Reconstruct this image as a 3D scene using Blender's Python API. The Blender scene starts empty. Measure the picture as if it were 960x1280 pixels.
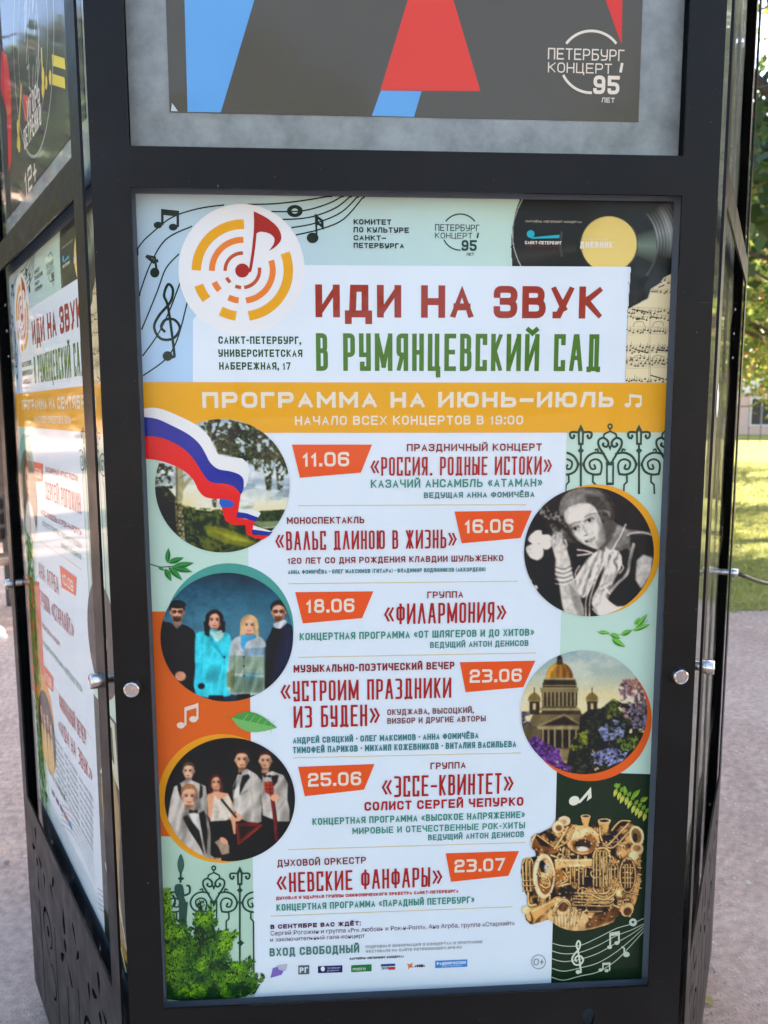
import bpy, bmesh, math, random
import numpy as np
from mathutils import Vector, Matrix
from mathutils.geometry import tessellate_polygon
R=math.radians
scene=bpy.context.scene
COL=scene.collection

# ------------------------------------------------------------------ camera
S=0.8                                   # metres per fitted unit (window width)
ZO=1.66                                 # height of the fit's origin above the ground
CF=985.9; CX,CY,CZ=-0.1448*S,-1.4783*S,-0.1378*S+ZO
YAW,PIT,ROL=-0.0623,0.1245,-0.0022
_c,_s=math.cos(YAW),math.sin(YAW)
_rt=Vector((_c,_s,0)); _h=Vector((-_s,_c,0))
_fw=_h*math.cos(PIT)+Vector((0,0,-math.sin(PIT)))
_up=_h*math.sin(PIT)+Vector((0,0,math.cos(PIT)))
_rt2=_rt*math.cos(ROL)+_up*math.sin(ROL)
_up2=-_rt*math.sin(ROL)+_up*math.cos(ROL)
CAMP=Vector((CX,CY,CZ))
cd=bpy.data.cameras.new('camera'); cam=bpy.data.objects.new('camera',cd); COL.objects.link(cam)
cam.matrix_world=Matrix(((_rt2.x,_up2.x,-_fw.x,CX),(_rt2.y,_up2.y,-_fw.y,CY),(_rt2.z,_up2.z,-_fw.z,CZ),(0,0,0,1)))
cd.sensor_fit='VERTICAL'; cd.sensor_height=36; cd.sensor_width=27; cd.lens=CF/1280*36
cd.clip_start=0.05; cd.clip_end=900
cd.dof.use_dof=True; cd.dof.focus_distance=1.22; cd.dof.aperture_fstop=6.5
scene.camera=cam
scene.render.resolution_x=768; scene.render.resolution_y=1024

# ------------------------------------------------------------------ light
SUN_AZ=R(72)      # compass angle of the sun, clockwise from +Y (the far side of the column)
SUN_EL=R(33)
w=bpy.data.worlds.new('World'); scene.world=w; w.use_nodes=True
nt=w.node_tree; bg=nt.nodes['Background']
sky=nt.nodes.new('ShaderNodeTexSky'); sky.sky_type='NISHITA'; sky.sun_disc=False
sky.sun_elevation=SUN_EL; sky.sun_rotation=SUN_AZ; sky.air_density=1.0; sky.dust_density=2.6; sky.ozone_density=1.0
nt.links.new(sky.outputs[0],bg.inputs[0]); bg.inputs[1].default_value=0.15
sl=bpy.data.lights.new('sun','SUN'); sl.energy=5.0; sl.angle=R(0.5); sl.color=(1,0.93,0.82)
so=bpy.data.objects.new('sun',sl); COL.objects.link(so)
sdir=Vector((math.sin(SUN_AZ)*math.cos(SUN_EL),math.cos(SUN_AZ)*math.cos(SUN_EL),math.sin(SUN_EL)))
so.rotation_euler=sdir.to_track_quat('Z','Y').to_euler(); so.location=(6,3,12)
vs=scene.view_settings
vs.view_transform='Standard'; vs.look='None'; vs.gamma=1; vs.use_curve_mapping=False
vs.exposure=2.5

# ------------------------------------------------------------------ helpers
rng=np.random.default_rng(7)
def lin(c):
    c=np.asarray(c,float)/255
    return np.where(c<=0.04045,c/12.92,((c+0.055)/1.055)**2.4)
WHITE=lin((210,226,246))
def ink(c):                       # colour read on the photograph -> reflectance of the print under its bluish shade light
    v=np.maximum(lin(c)/WHITE*0.84-0.022,0.004)
    m=v.max(axis=-1,keepdims=True); return v*np.minimum(1,0.86/m)
def tag(o,label=None,cat=None,group=None,kind=None):
    if label:o['label']=label
    if cat:o['category']=cat
    if group:o['group']=group
    if kind:o['kind']=kind
    return o
def empty(name,loc=(0,0,0),rz=0,**k):
    o=bpy.data.objects.new(name,None); o.empty_display_size=0.1; COL.objects.link(o); o.location=loc; o.rotation_euler=(0,0,rz)
    return tag(o,**k)
def mk(name,verts,faces,mat=None,parent=None,colors=None,smooth=False):
    me=bpy.data.meshes.new(name)
    me.from_pydata([tuple(v) for v in verts],[],[tuple(f) for f in faces])
    if colors is not None:
        a=me.color_attributes.new('Col','FLOAT_COLOR','POINT')
        cc=np.ones((len(verts),4),np.float32); cc[:,:3]=np.asarray(colors,np.float32).reshape(-1,3)
        a.data.foreach_set('color',cc.ravel())
    if mat: me.materials.append(mat)
    if smooth: me.polygons.foreach_set('use_smooth',[True]*len(me.polygons))
    me.update()
    o=bpy.data.objects.new(name,me); COL.objects.link(o)
    if parent: o.parent=parent
    return o
class MB:
    def __init__(s): s.v=[];s.f=[];s.c=[]
    def add(s,v,f,c=None):
        n=len(s.v); s.v+= [tuple(p) for p in v]; s.f+=[tuple(i+n for i in q) for q in f]
        s.c+=[tuple(c) if c is not None else (1,1,1)]*len(v)
    def box(s,x0,x1,y0,y1,z0,z1,c=None):
        s.add([(x,y,z) for x in(x0,x1) for y in(y0,y1) for z in(z0,z1)],[(0,1,3,2),(4,6,7,5),(0,4,5,1),(2,3,7,6),(0,2,6,4),(1,5,7,3)],c)
    def tube(s,pts,rad,n=10,cap=True,c=None):
        pts=[Vector(p) for p in pts]; rads=rad if isinstance(rad,(list,tuple)) else [rad]*len(pts)
        vs=[];up=None
        for i,p in enumerate(pts):
            d=(pts[min(i+1,len(pts)-1)]-pts[max(i-1,0)]).normalized()
            a=(up-d*up.dot(d)) if up else d.orthogonal()
            if a.length<1e-6:a=d.orthogonal()
            a.normalize(); up=a; b=d.cross(a)
            for k in range(n):
                t=2*math.pi*k/n; vs.append(p+(a*math.cos(t)+b*math.sin(t))*rads[i])
        fs=[(i*n+k,i*n+(k+1)%n,(i+1)*n+(k+1)%n,(i+1)*n+k) for i in range(len(pts)-1) for k in range(n)]
        if cap: fs+=[tuple(range(n-1,-1,-1)),tuple(range((len(pts)-1)*n,len(pts)*n))]
        s.add(vs,fs,c)
    def build(s,name,mat=None,parent=None,smooth=False,color=False):
        return mk(name,s.v,s.f,mat,parent,s.c if color else None,smooth)
def bevel(o,w,seg=2):
    m=o.modifiers.new('bevel','BEVEL'); m.width=w; m.segments=seg; m.limit_method='ANGLE'; m.angle_limit=R(40); return o

# ------------------------------------------------------------------ materials
def material(name,base,rough=0.5,metal=0.0,noise=None,bump=None,spec=0.5,vary=None,coat=0):
    m=bpy.data.materials.new(name); m.use_nodes=True; n=m.node_tree.nodes; l=m.node_tree.links
    p=n['Principled BSDF']; p.inputs['Roughness'].default_value=rough; p.inputs['Metallic'].default_value=metal
    p.inputs['Specular IOR Level'].default_value=spec; p.inputs['Base Color'].default_value=(*base,1)
    if coat: p.inputs['Coat Weight'].default_value=coat; p.inputs['Coat Roughness'].default_value=0.1
    tc=n.new('ShaderNodeTexCoord')
    if noise:                       # (scale, colour2, lo, hi)
        t=n.new('ShaderNodeTexNoise'); t.inputs['Scale'].default_value=noise[0]; t.inputs['Detail'].default_value=8; t.inputs['Roughness'].default_value=0.65
        l.new(tc.outputs['Object'],t.inputs['Vector'])
        r=n.new('ShaderNodeValToRGB'); r.color_ramp.elements[0].position=noise[2]; r.color_ramp.elements[1].position=noise[3]
        r.color_ramp.elements[0].color=(*base,1); r.color_ramp.elements[1].color=(*noise[1],1)
        l.new(t.outputs['Fac'],r.inputs['Fac']); l.new(r.outputs[0],p.inputs['Base Color'])
    if vary:                        # roughness variation (scale, r0, r1)
        t=n.new('ShaderNodeTexNoise'); t.inputs['Scale'].default_value=vary[0]; t.inputs['Detail'].default_value=7
        l.new(tc.outputs['Object'],t.inputs['Vector'])
        mr=n.new('ShaderNodeMapRange'); mr.inputs[1].default_value=0.35; mr.inputs[2].default_value=0.7
        mr.inputs[3].default_value=vary[1]; mr.inputs[4].default_value=vary[2]
        l.new(t.outputs['Fac'],mr.inputs[0]); l.new(mr.outputs[0],p.inputs['Roughness'])
    if bump:                        # (scale, strength, distance)
        t=n.new('ShaderNodeTexNoise'); t.inputs['Scale'].default_value=bump[0]; t.inputs['Detail'].default_value=6
        l.new(tc.outputs['Object'],t.inputs['Vector'])
        b=n.new('ShaderNodeBump'); b.inputs['Strength'].default_value=bump[1]; b.inputs['Distance'].default_value=bump[2]
        l.new(t.outputs['Fac'],b.inputs['Height']); l.new(b.outputs[0],p.inputs['Normal'])
    return m
def attr_material(name,rough=0.5,trans=0.0,spec=0.4,mottle=0.0):
    m=bpy.data.materials.new(name); m.use_nodes=True; n=m.node_tree.nodes; l=m.node_tree.links
    p=n['Principled BSDF']; p.inputs['Roughness'].default_value=rough; p.inputs['Specular IOR Level'].default_value=spec
    a=n.new('ShaderNodeAttribute'); a.attribute_name='Col'
    out=a.outputs['Color']
    if mottle:
        tc=n.new('ShaderNodeTexCoord'); t=n.new('ShaderNodeTexNoise'); t.inputs['Scale'].default_value=9; t.inputs['Detail'].default_value=8
        l.new(tc.outputs['Object'],t.inputs['Vector'])
        mr=n.new('ShaderNodeMapRange'); mr.inputs[1].default_value=.3; mr.inputs[2].default_value=.7; mr.inputs[3].default_value=1-mottle; mr.inputs[4].default_value=1.0
        l.new(t.outputs['Fac'],mr.inputs[0])
        x=n.new('ShaderNodeVectorMath'); x.operation='SCALE'; l.new(out,x.inputs[0]); l.new(mr.outputs[0],x.inputs['Scale']); out=x.outputs[0]
    l.new(out,p.inputs['Base Color'])
    if trans:
        tr=n.new('ShaderNodeBsdfTranslucent'); l.new(out,tr.inputs[0]); mx=n.new('ShaderNodeMixShader'); mx.inputs[0].default_value=trans
        l.new(p.outputs[0],mx.inputs[1]); l.new(tr.outputs[0],mx.inputs[2]); l.new(mx.outputs[0],n['Material Output'].inputs[0])
    return m
M={}
M['plate']=material('black_powder_coated_steel',(0.006,0.0054,0.005),0.4,noise=(2.2,(0.011,0.0095,0.0085),0.35,0.75),bump=(900,0.10,0.0004),vary=(14,0.32,0.48),spec=0.18)
# dust specks and fine scratches on the painted steel
_n=M['plate'].node_tree.nodes;_l=M['plate'].node_tree.links;_p=_n['Principled BSDF']; _src=_p.inputs['Base Color'].links[0].from_socket
_tc=_n.new('ShaderNodeTexCoord'); _mx=_n.new('ShaderNodeMixRGB'); _mx.inputs[2].default_value=(.22,.20,.19,1)
_v=_n.new('ShaderNodeTexNoise'); _v.inputs['Scale'].default_value=150; _v.inputs['Detail'].default_value=2; _l.new(_tc.outputs['Object'],_v.inputs['Vector'])
_w=_n.new('ShaderNodeTexNoise'); _w.inputs['Scale'].default_value=5; _w.inputs['Detail'].default_value=4; _l.new(_tc.outputs['Object'],_w.inputs['Vector'])
_mp=_n.new('ShaderNodeMapping'); _mp.inputs['Scale'].default_value=(14,14,420); _mp.inputs['Rotation'].default_value=(0,.5,0); _l.new(_tc.outputs['Object'],_mp.inputs['Vector'])
_sc=_n.new('ShaderNodeTexNoise'); _sc.inputs['Scale'].default_value=1; _sc.inputs['Detail'].default_value=1; _l.new(_mp.outputs[0],_sc.inputs['Vector'])
def _mr(s,a0,a1,b1):
    q=_n.new('ShaderNodeMapRange'); q.inputs[1].default_value=a0;q.inputs[2].default_value=a1;q.inputs[3].default_value=0;q.inputs[4].default_value=b1; _l.new(s,q.inputs[0]); return q.outputs[0]
def _mm(o,x,y):
    q=_n.new('ShaderNodeMath'); q.operation=o; _l.new(x,q.inputs[0]); _l.new(y,q.inputs[1]); return q.outputs[0]
_k=_mm('ADD',_mr(_v.outputs['Fac'],.72,.78,.6),_mm('MULTIPLY',_mr(_sc.outputs['Fac'],.72,.80,.30),_mr(_w.outputs['Fac'],.5,.62,1)))
_k=_mm('ADD',_k,_mr(_w.outputs['Fac'],.55,.8,.025)); _l.new(_k,_mx.inputs[0]); _l.new(_src,_mx.inputs[1]); _l.new(_mx.outputs[0],_p.inputs['Base Color'])
M['core']=material('black_painted_core',(0.008,0.009,0.011),0.4)
M['slate']=material('slate_blue_backing_sheet',(0.135,0.15,0.175),0.45,noise=(18,(0.17,0.185,0.21),0.3,0.75),bump=(60,0.15,0.001))
M['grey_board']=material('mottled_grey_board',(0.20,0.205,0.195),0.6,noise=(26,(0.33,0.335,0.32),0.34,0.68),bump=(120,0.12,0.0006))
M['steel']=material('brushed_steel',(0.62,0.58,0.54),0.24,1.0,bump=(300,0.05,0.0003),vary=(60,0.18,0.34))
M['roof']=material('black_roof_metal',(0.02,0.021,0.024),0.35)
M['print']=attr_material('printed_paper',0.55,mottle=0.035,spec=0.3)
M['leaf']=attr_material('tree_leaves',0.5,0.45)
M['bark']=material('bark',(0.05,0.04,0.032),0.9,noise=(9,(0.13,0.105,0.085),0.3,0.7),bump=(22,0.9,0.03))
M['grass']=attr_material('grass_blades',0.6,0.3)
g=bpy.data.materials.new('window_glass'); g.use_nodes=True; n=g.node_tree.nodes; l=g.node_tree.links
n.remove(n['Principled BSDF'])
tr=n.new('ShaderNodeBsdfTransparent'); tr.inputs[0].default_value=(0.97,0.985,0.98,1); gl=n.new('ShaderNodeBsdfGlossy'); gl.inputs['Roughness'].default_value=0.03
fr=n.new('ShaderNodeFresnel'); fr.inputs[0].default_value=1.27; mx=n.new('ShaderNodeMixShader')
ge=n.new('ShaderNodeNewGeometry'); inv=n.new('ShaderNodeMath'); inv.operation='SUBTRACT'; inv.inputs[0].default_value=1; l.new(ge.outputs['Backfacing'],inv.inputs[1])
ml=n.new('ShaderNodeMath'); ml.operation='MULTIPLY'; l.new(fr.outputs[0],ml.inputs[0]); l.new(inv.outputs[0],ml.inputs[1]); l.new(ml.outputs[0],mx.inputs[0]); l.new(tr.outputs[0],mx.inputs[1]); l.new(gl.outputs[0],mx.inputs[2]); l.new(mx.outputs[0],n['Material Output'].inputs[0])
_t=n.new('ShaderNodeTexCoord');_a=n.new('ShaderNodeTexNoise');_a.inputs['Scale'].default_value=3.5;_b=n.new('ShaderNodeBump');_b.inputs['Strength'].default_value=.06;_b.inputs['Distance'].default_value=.01
l.new(_t.outputs['Object'],_a.inputs['Vector']);l.new(_a.outputs['Fac'],_b.inputs['Height']);l.new(_b.outputs[0],gl.inputs['Normal'])
_a2=n.new('ShaderNodeTexNoise');_a2.inputs['Scale'].default_value=7;_a2.inputs['Detail'].default_value=8;l.new(_t.outputs['Object'],_a2.inputs['Vector'])
_r=n.new('ShaderNodeMapRange');_r.inputs[1].default_value=.45;_r.inputs[2].default_value=.75;_r.inputs[3].default_value=.02;_r.inputs[4].default_value=.16;l.new(_a2.outputs['Fac'],_r.inputs[0]);l.new(_r.outputs[0],gl.inputs['Roughness'])
M['glass']=g

# ------------------------------------------------------------------ column geometry
APO=1.0054*S; HCX,HCY=0.0,APO           # centre of the hexagon
PH=0.5675*S; DEP=0.0376*S; WH=0.5*S
zt,zb,zu=0.2596*S+ZO,-1.3299*S+ZO,0.3293*S+ZO
ZTOP=zu+1.02; ZUT=zu+0.94; ZBOT=0.06
PW,PHT=1.0*S,1.598*S                    # poster size
PZ0=-1.3400*S+ZO                        # poster bottom
TH=0.004
def face_matrix(k):                      # local frame: x along the face, z up, -y outwards, y=0 on the outer plate surface
    a=R(60)*k
    c=Vector((HCX,HCY,0)); n_=Vector((math.sin(a),-math.cos(a),0))
    return Matrix.Translation(c+n_*APO)@Matrix.Rotation(a,4,'Z')
column=empty('advertising_column',(HCX,HCY,0),0,label='black six-sided advertising column with glazed poster windows, standing on the gravel path',cat='advertising column')
def in_col(o,Mw):                        # place a child so that its world matrix is Mw
    o.parent=column; o.matrix_local=Matrix.Translation((-HCX,-HCY,0))@Mw
    return o

# ornament holes below the window (2-D, local face coordinates, metres)
def tear(x,z,a,L,wd):
    pts=[]
    for i in range(14):
        t=2*math.pi*i/14; r=wd*(1-math.cos(t))/2
        u=L*(0.5-0.5*math.cos(t)); v=wd*math.sin(t)*(1-math.cos(t))/2
        pts.append((x+u*math.cos(a)-v*math.sin(a),z+u*math.sin(a)+v*math.cos(a)))
    return pts
def circ2(x,z,r,n=16): return [(x+r*math.cos(2*math.pi*i/n),z+r*math.sin(2*math.pi*i/n)) for i in range(n)]
def ribbon2(pts,wd):
    L=[];Rr=[]
    for i,p in enumerate(pts):
        a=pts[max(i-1,0)];b=pts[min(i+1,len(pts)-1)]; dx,dz=b[0]-a[0],b[1]-a[1]; d=math.hypot(dx,dz) or 1
        k=wd*(0.35+0.65*math.sin(math.pi*(i+0.4)/(len(pts)-0.2)))
        L.append((p[0]-dz/d*k,p[1]+dx/d*k)); Rr.append((p[0]+dz/d*k,p[1]-dx/d*k))
    return L+Rr[::-1]
def ornament():
    H=[]; z0=zb
    for sx in(-1,1):
        H.append(tear(sx*0.30,z0-0.085,R(90),0.05,0.016)); H.append(tear(sx*0.30-0.012,z0-0.095,R(200),0.05,0.014)); H.append(tear(sx*0.30+0.012,z0-0.095,R(-20),0.05,0.014))
        H.append(circ2(sx*0.30,z0-0.125,0.011)); H.append(tear(sx*0.30,z0-0.145,R(-90),0.06,0.012))
        H.append([(sx*0.30-0.004,z0-0.50),(sx*0.30+0.004,z0-0.50),(sx*0.30+0.004,z0-0.225),(sx*0.30-0.004,z0-0.225)])
        sp=[(sx*0.20+sx*0.055*math.cos(t)*(1-0.08*t),z0-0.25+0.055*math.sin(t)*(1-0.08*t)) for t in np.linspace(R(-90),R(250),20)]
        H.append(ribbon2(sp,0.006))
        sp=[(sx*0.17+sx*0.03*math.cos(t),z0-0.36+0.04*math.sin(t)) for t in np.linspace(R(60),R(300),14)]
        H.append(ribbon2(sp,0.005))
        H.append(circ2(sx*0.20,z0-0.25,0.014)); H.append(tear(sx*0.215,z0-0.155,R(90),0.045,0.013))
        H.append(tear(sx*0.12,z0-0.10,R(90+sx*35),0.05,0.013)); H.append(tear(sx*0.11,z0-0.13,R(90-sx*40),0.045,0.012))
        H.append([(sx*0.115-0.0035,z0-0.50),(sx*0.115+0.0035,z0-0.50),(sx*0.115+0.0035,z0-0.19),(sx*0.115-0.0035,z0-0.19)])
    H.append(tear(0,z0-0.07,R(-90),0.07,0.02)); H.append(circ2(0,z0-0.165,0.014))
    H.append(tear(-0.01,z0-0.19,R(220),0.06,0.015)); H.append(tear(0.01,z0-0.19,R(-40),0.06,0.015))
    H.append([(-0.004,z0-0.50),(0.004,z0-0.50),(0.004,z0-0.26),(-0.004,z0-0.26)])
    return H
cu=bpy.data.curves.new('plate_outline','CURVE'); cu.dimensions='2D'; cu.fill_mode='BOTH'; cu.extrude=TH/2
def spl(pts):
    s=cu.splines.new('POLY'); s.points.add(len(pts)-1)
    for p,q in zip(s.points,pts): p.co=(q[0],q[1],0,1)
    s.use_cyclic_u=True
def rect(x0,x1,z0,z1): return [(x0,z0),(x1,z0),(x1,z1),(x0,z1)]
spl(rect(-PH,PH,ZBOT,ZTOP)); spl(rect(-WH,WH,zb,zt)); spl(rect(-WH,WH,zu,ZUT))
for h in ornament(): spl(h)
tmp=bpy.data.objects.new('tmp',cu); COL.objects.link(tmp)
dg=bpy.context.evaluated_depsgraph_get(); plate_me=bpy.data.meshes.new_from_object(tmp.evaluated_get(dg))
bpy.data.objects.remove(tmp); bpy.data.curves.remove(cu)
plate_me.transform(Matrix.Translation((0,TH/2,0))@Matrix.Rotation(R(90),4,'X'))
plate_me.materials.clear(); plate_me.materials.append(M['plate']); plate_me.name='frame_panel'
# bolt: cap, shaft
bolt_z=[1.137, zu+0.80]
def lathe(prof,n=28):                    # prof: (y, r) along y
    v=[];f=[]
    for y,r in prof:
        for k in range(n): t=2*math.pi*k/n; v.append((r*math.cos(t),y,r*math.sin(t)))
    for i in range(len(prof)-1):
        for k in range(n): f.append((i*n+k,i*n+(k+1)%n,(i+1)*n+(k+1)%n,(i+1)*n+k))
    f.append(tuple(range(n))); f.append(tuple(range(len(prof)*n-1,(len(prof)-1)*n-1,-1)))
    return v,f
bv,bf=lathe([(-0.0165,0.0098),(-0.0170,0.0103),(-0.0160,0.0116),(-0.0135,0.0122),(-0.0045,0.0122),(-0.0040,0.0116),(-0.0001,0.0116)])
bolt_me=None
sv,sf=lathe([(TH+0.0001,0.0085),(DEP-0.0080,0.0085)])
# core prism
ca=APO-DEP-0.0045; cr=ca/math.cos(R(30))
mb=MB(); hv=[(cr*math.cos(R(60*k)),cr*math.sin(R(60*k))) for k in range(6)]
mb.add([(x,y,z) for z in(0.03,ZTOP-0.01) for x,y in hv],[(k,(k+1)%6,6+(k+1)%6,6+k) for k in range(6)]+[(5,4,3,2,1,0),(6,7,8,9,10,11)])
core=mb.build('core',M['core'],column)
# base plinth and roof
mb=MB(); r0=APO/math.cos(R(30))*0.97
mb.add([(r0*math.cos(R(60*k)),r0*math.sin(R(60*k)),z) for z in(0,0.029) for k in range(6)],[(k,(k+1)%6,6+(k+1)%6,6+k) for k in range(6)]+[(5,4,3,2,1,0),(6,7,8,9,10,11)])
mb.build('plinth',M['roof'],column)
mb=MB(); r1=APO/math.cos(R(30))*1.12
rings=[(r1,ZTOP+0.002),(r1,ZTOP+0.07),(r1*0.93,ZTOP+0.10),(r1*0.55,ZTOP+0.26),(r1*0.12,ZTOP+0.52),(0.02,ZTOP+0.75)]
mb.add([(r*math.cos(R(60*k)),r*math.sin(R(60*k)),z) for r,z in rings for k in range(6)],[(i*6+k,i*6+(k+1)%6,i*6+6+(k+1)%6,i*6+6+k) for i in range(5) for k in range(6)]+[(5,4,3,2,1,0)])
mb.build('roof',M['roof'],column)
# per-face parts
GY0,GY1=DEP-0.0075,DEP-0.0045            # the pane
def slab(x0,x1,y0,y1,z0,z1):
    b=MB(); b.box(x0,x1,y0,y1,z0,z1); return b
panels=[]
scr_v,scr_f=lathe([(-0.0016,0.0022),(-0.0012,0.0032),(0,0.0034)],10)
hw_core=ca*math.tan(R(30))
protos={}
for k in range(6):
    Mf=face_matrix(k)
    pn=bpy.data.objects.new('frame_panel',plate_me); COL.objects.link(pn); in_col(pn,Mf); panels.append(pn)
    for sx in(-1,1):
        for bz in bolt_z:
            if bolt_me is None:
                b=MB(); b.add(bv,bf); b.add(sv,sf); o=b.build('standoff_bolt',M['steel'],pn,smooth=True); bolt_me=o.data
                bm=bmesh.new(); bm.from_mesh(bolt_me)
                for e in bm.edges:
                    if len(e.link_faces)==2 and e.calc_face_angle()>R(25): e.smooth=False
                bm.to_mesh(bolt_me); bm.free()
            else:
                o=bpy.data.objects.new('standoff_bolt',bolt_me); COL.objects.link(o); o.parent=pn
            o.location=(sx*(WH+PH)/2*0.995,0,bz)
    def share(name,fn,mat):
        if name in protos: o=bpy.data.objects.new(name,protos[name]); COL.objects.link(o)
        else: o=fn().build(name,mat); protos[name]=o.data
        return in_col(o,Mf)
    share('backing_sheet',lambda:slab(-WH-0.034,WH+0.034,DEP,DEP+0.003,zb-0.13,(zt+zu)/2-0.004),M['slate'])
    share('grey_board',lambda:slab(-WH-0.004,WH+0.004,DEP,DEP+0.003,(zt+zu)/2+0.002,ZUT+0.02),M['grey_board'])
    share('glass_pane',lambda:slab(-hw_core+0.006,hw_core-0.006,GY0,GY1,zb-0.20,ZUT+0.03),M['glass'])
    def scr():
        b=MB()
        for i in (0,20,21,22,31):
            for sx in(-1,1):
                z=zb-0.10+i*0.0425*1.4
                if z<zt+0.03: b.add([(x+sx*(WH+0.024),y+GY0-0.0001,zz+z) for x,y,zz in scr_v],scr_f)
        return b
    share('screws',scr,M['steel'])['kind']='stuff'
# ------------------------------------------------------------------ printing kit
# Each poster is an Empty on its backing sheet (local x right, z up, -y out of the paper).
# The artwork was measured on the photograph of the two visible posters and is rectified to true poster millimetres here.
def rectify(Mw):
    Mi=Mw.inverted(); C=Mi@CAMP; Q=Mi.to_3x3()
    def f(x,y):
        d=Q@(_fw+_rt2*((x-480)/CF)+_up2*((640-y)/CF)); t=-C.y/d.y
        return (C.x+d.x*t,C.z+d.z*t)
    return f
LAY=0.00012
class Sheet:
    """one printed part: flat ink shapes in stacked layers on the paper"""
    def __init__(s,name,parent,f=None,label=None):
        s.n=name;s.p=parent;s.f=f or parent_f[parent.name];s.b=MB();s.l=label;s.k=0
        s.hw=PW/2; s.h=PHT
    def raw(s,pts,faces,col,layer,ramp=0):        # ramp: a long stroke climbs a few microns so that it may cross itself
        y=-(layer*LAY)-(s.k%8)*0.000009; s.k+=1; n_=len(pts)//2
        s.b.add([(p[0],y-(ramp*(i%n_)/n_ if ramp else 0),p[1]) for i,p in enumerate(pts)],faces,ink(col))
    def poly2(s,pts,col,layer,holes=()):          # pts already local
        loops=[[Vector((p[0],p[1],0)) for p in pts]]+[[Vector((p[0],p[1],0)) for p in h] for h in holes]
        tr_=tessellate_polygon(loops); allp=[p for lp in loops for p in lp]
        # keep anticlockwise as seen from -y
        out=[]
        for a,b_,c in tr_:
            A,B,C_=allp[a],allp[b_],allp[c]
            if (B.x-A.x)*(C_.y-A.y)-(B.y-A.y)*(C_.x-A.x)<0: b_,c=c,b_
            out.append((a,b_,c))
        s.raw([(p.x,p.y) for p in allp],out,col,layer)
    def clip(s,q): 
        return (min(max(q[0],-s.hw),s.hw),min(max(q[1],0),s.h))
    def poly(s,pts,col,layer=1,holes=(),tf=None):
        tf=tf or (lambda p:p)
        s.poly2([s.clip(s.f(*tf(p))) for p in pts],col,layer,[[s.f(*tf(p)) for p in h] for h in holes])
    def ell(s,cx,cy,rx,ry,col,layer=1,a=0,tf=None,n=40,hole=None):
        ca_,sa=math.cos(a),math.sin(a)
        pts=[(cx+rx*math.cos(t)*ca_-ry*math.sin(t)*sa,cy+rx*math.cos(t)*sa+ry*math.sin(t)*ca_) for t in np.linspace(0,2*math.pi,n,endpoint=False)]
        hs=[]
        if hole: hs=[[(cx+(p[0]-cx)*hole,cy+(p[1]-cy)*hole) for p in pts]]
        s.poly(pts,col,layer,hs,tf)
    def stroke2(s,P,wd,col,layer,closed=False,taper=None,cap=0,clampz=None,clampx=None):
        P=[Vector(p) for p in P]; n_=len(P); L=[];Rr=[]
        if n_<2:return
        if cap and not closed:
            P[0]=P[0]+(P[0]-P[1]).normalized()*cap; P[-1]=P[-1]+(P[-1]-P[-2]).normalized()*cap
        for i in range(n_):
            if closed: a=P[i-1];c=P[(i+1)%n_]
            else: a=P[max(i-1,0)];c=P[min(i+1,n_-1)]
            d1=(P[i]-a); d2=(c-P[i])
            if d1.length<1e-9:d1=d2
            if d2.length<1e-9:d2=d1
            if d1.length<1e-9: continue
            d1=d1.normalized();d2=d2.normalized(); t=(d1+d2)
            if t.length<0.2:t=d1
            t=t.normalized(); nn=Vector((-t.y,t.x)); k=1/max(0.42,nn.dot(Vector((-d1.y,d1.x))))
            ww=wd/2*(taper(i/(n_-1)) if taper else 1)
            L.append(P[i]+nn*ww*k);Rr.append(P[i]-nn*ww*k)
        n_=len(L)
        pts=L+Rr
        if clampx: pts=[(min(max(p[0],clampx[0]),clampx[1]),p[1]) for p in pts]
        if clampz: pts=[(p[0],min(max(p[1],clampz[0]),clampz[1])) for p in pts]
        m=n_ if closed else n_-1
        fs=[(n_+i,n_+(i+1)%n_,(i+1)%n_,i) for i in range(m)]
        s.raw([(p[0],p[1]) for p in pts],fs,col,layer,0 if closed else 0.00003)
    def stroke(s,pts,wd,col,layer=2,tf=None,closed=False,sm=0,taper=None,clip=False):
        tf=tf or (lambda p:p)
        pts=[tf(p) for p in pts]
        if sm: pts=smooth(pts,sm,closed)
        q=[s.f(*p) for p in pts]
        if clip: q=[s.clip(p) for p in q]
        m=len(pts)//2; p0=pts[m]; A=s.f(p0[0]-3,p0[1]);B=s.f(p0[0]+3,p0[1]); k=abs(B[0]-A[0])/6
        s.stroke2(q,wd*k,col,layer,closed,taper)
    def text(s,t,x0,x1,yt,yb,col,layer=4,st='wide',wt=None,cap=None):
        xm=(x0+x1)/2; top=s.f(xm,yt)[1];bot=s.f(xm,yb)[1]; ym=(yt+yb)/2
        a=s.f(x0,ym)[0];b=s.f(x1,ym)[0]
        s.text2(t,a,b,bot,top,col,layer,st,wt)
    def text2(s,t,a,b,bot,top,col,layer=4,st='wide',wt=None):
        h=top-bot; stl=STY[st]; wt=(wt or stl['wt'])*h; gap=stl['gap']; sp=stl['sp']
        tot=0
        for ch in t:
            tot+=(sp if ch==' ' else gw(ch,st)+gap)
        tot-=gap if t[-1]!=' ' else 0
        U=(b-a)/tot; x=a
        for ch in t:
            if ch==' ': x+=sp*U; continue
            W=gw(ch,st)*U; s.glyph(ch,x,bot,W,h,wt,col,layer,st); x+=W+gap*U
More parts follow.
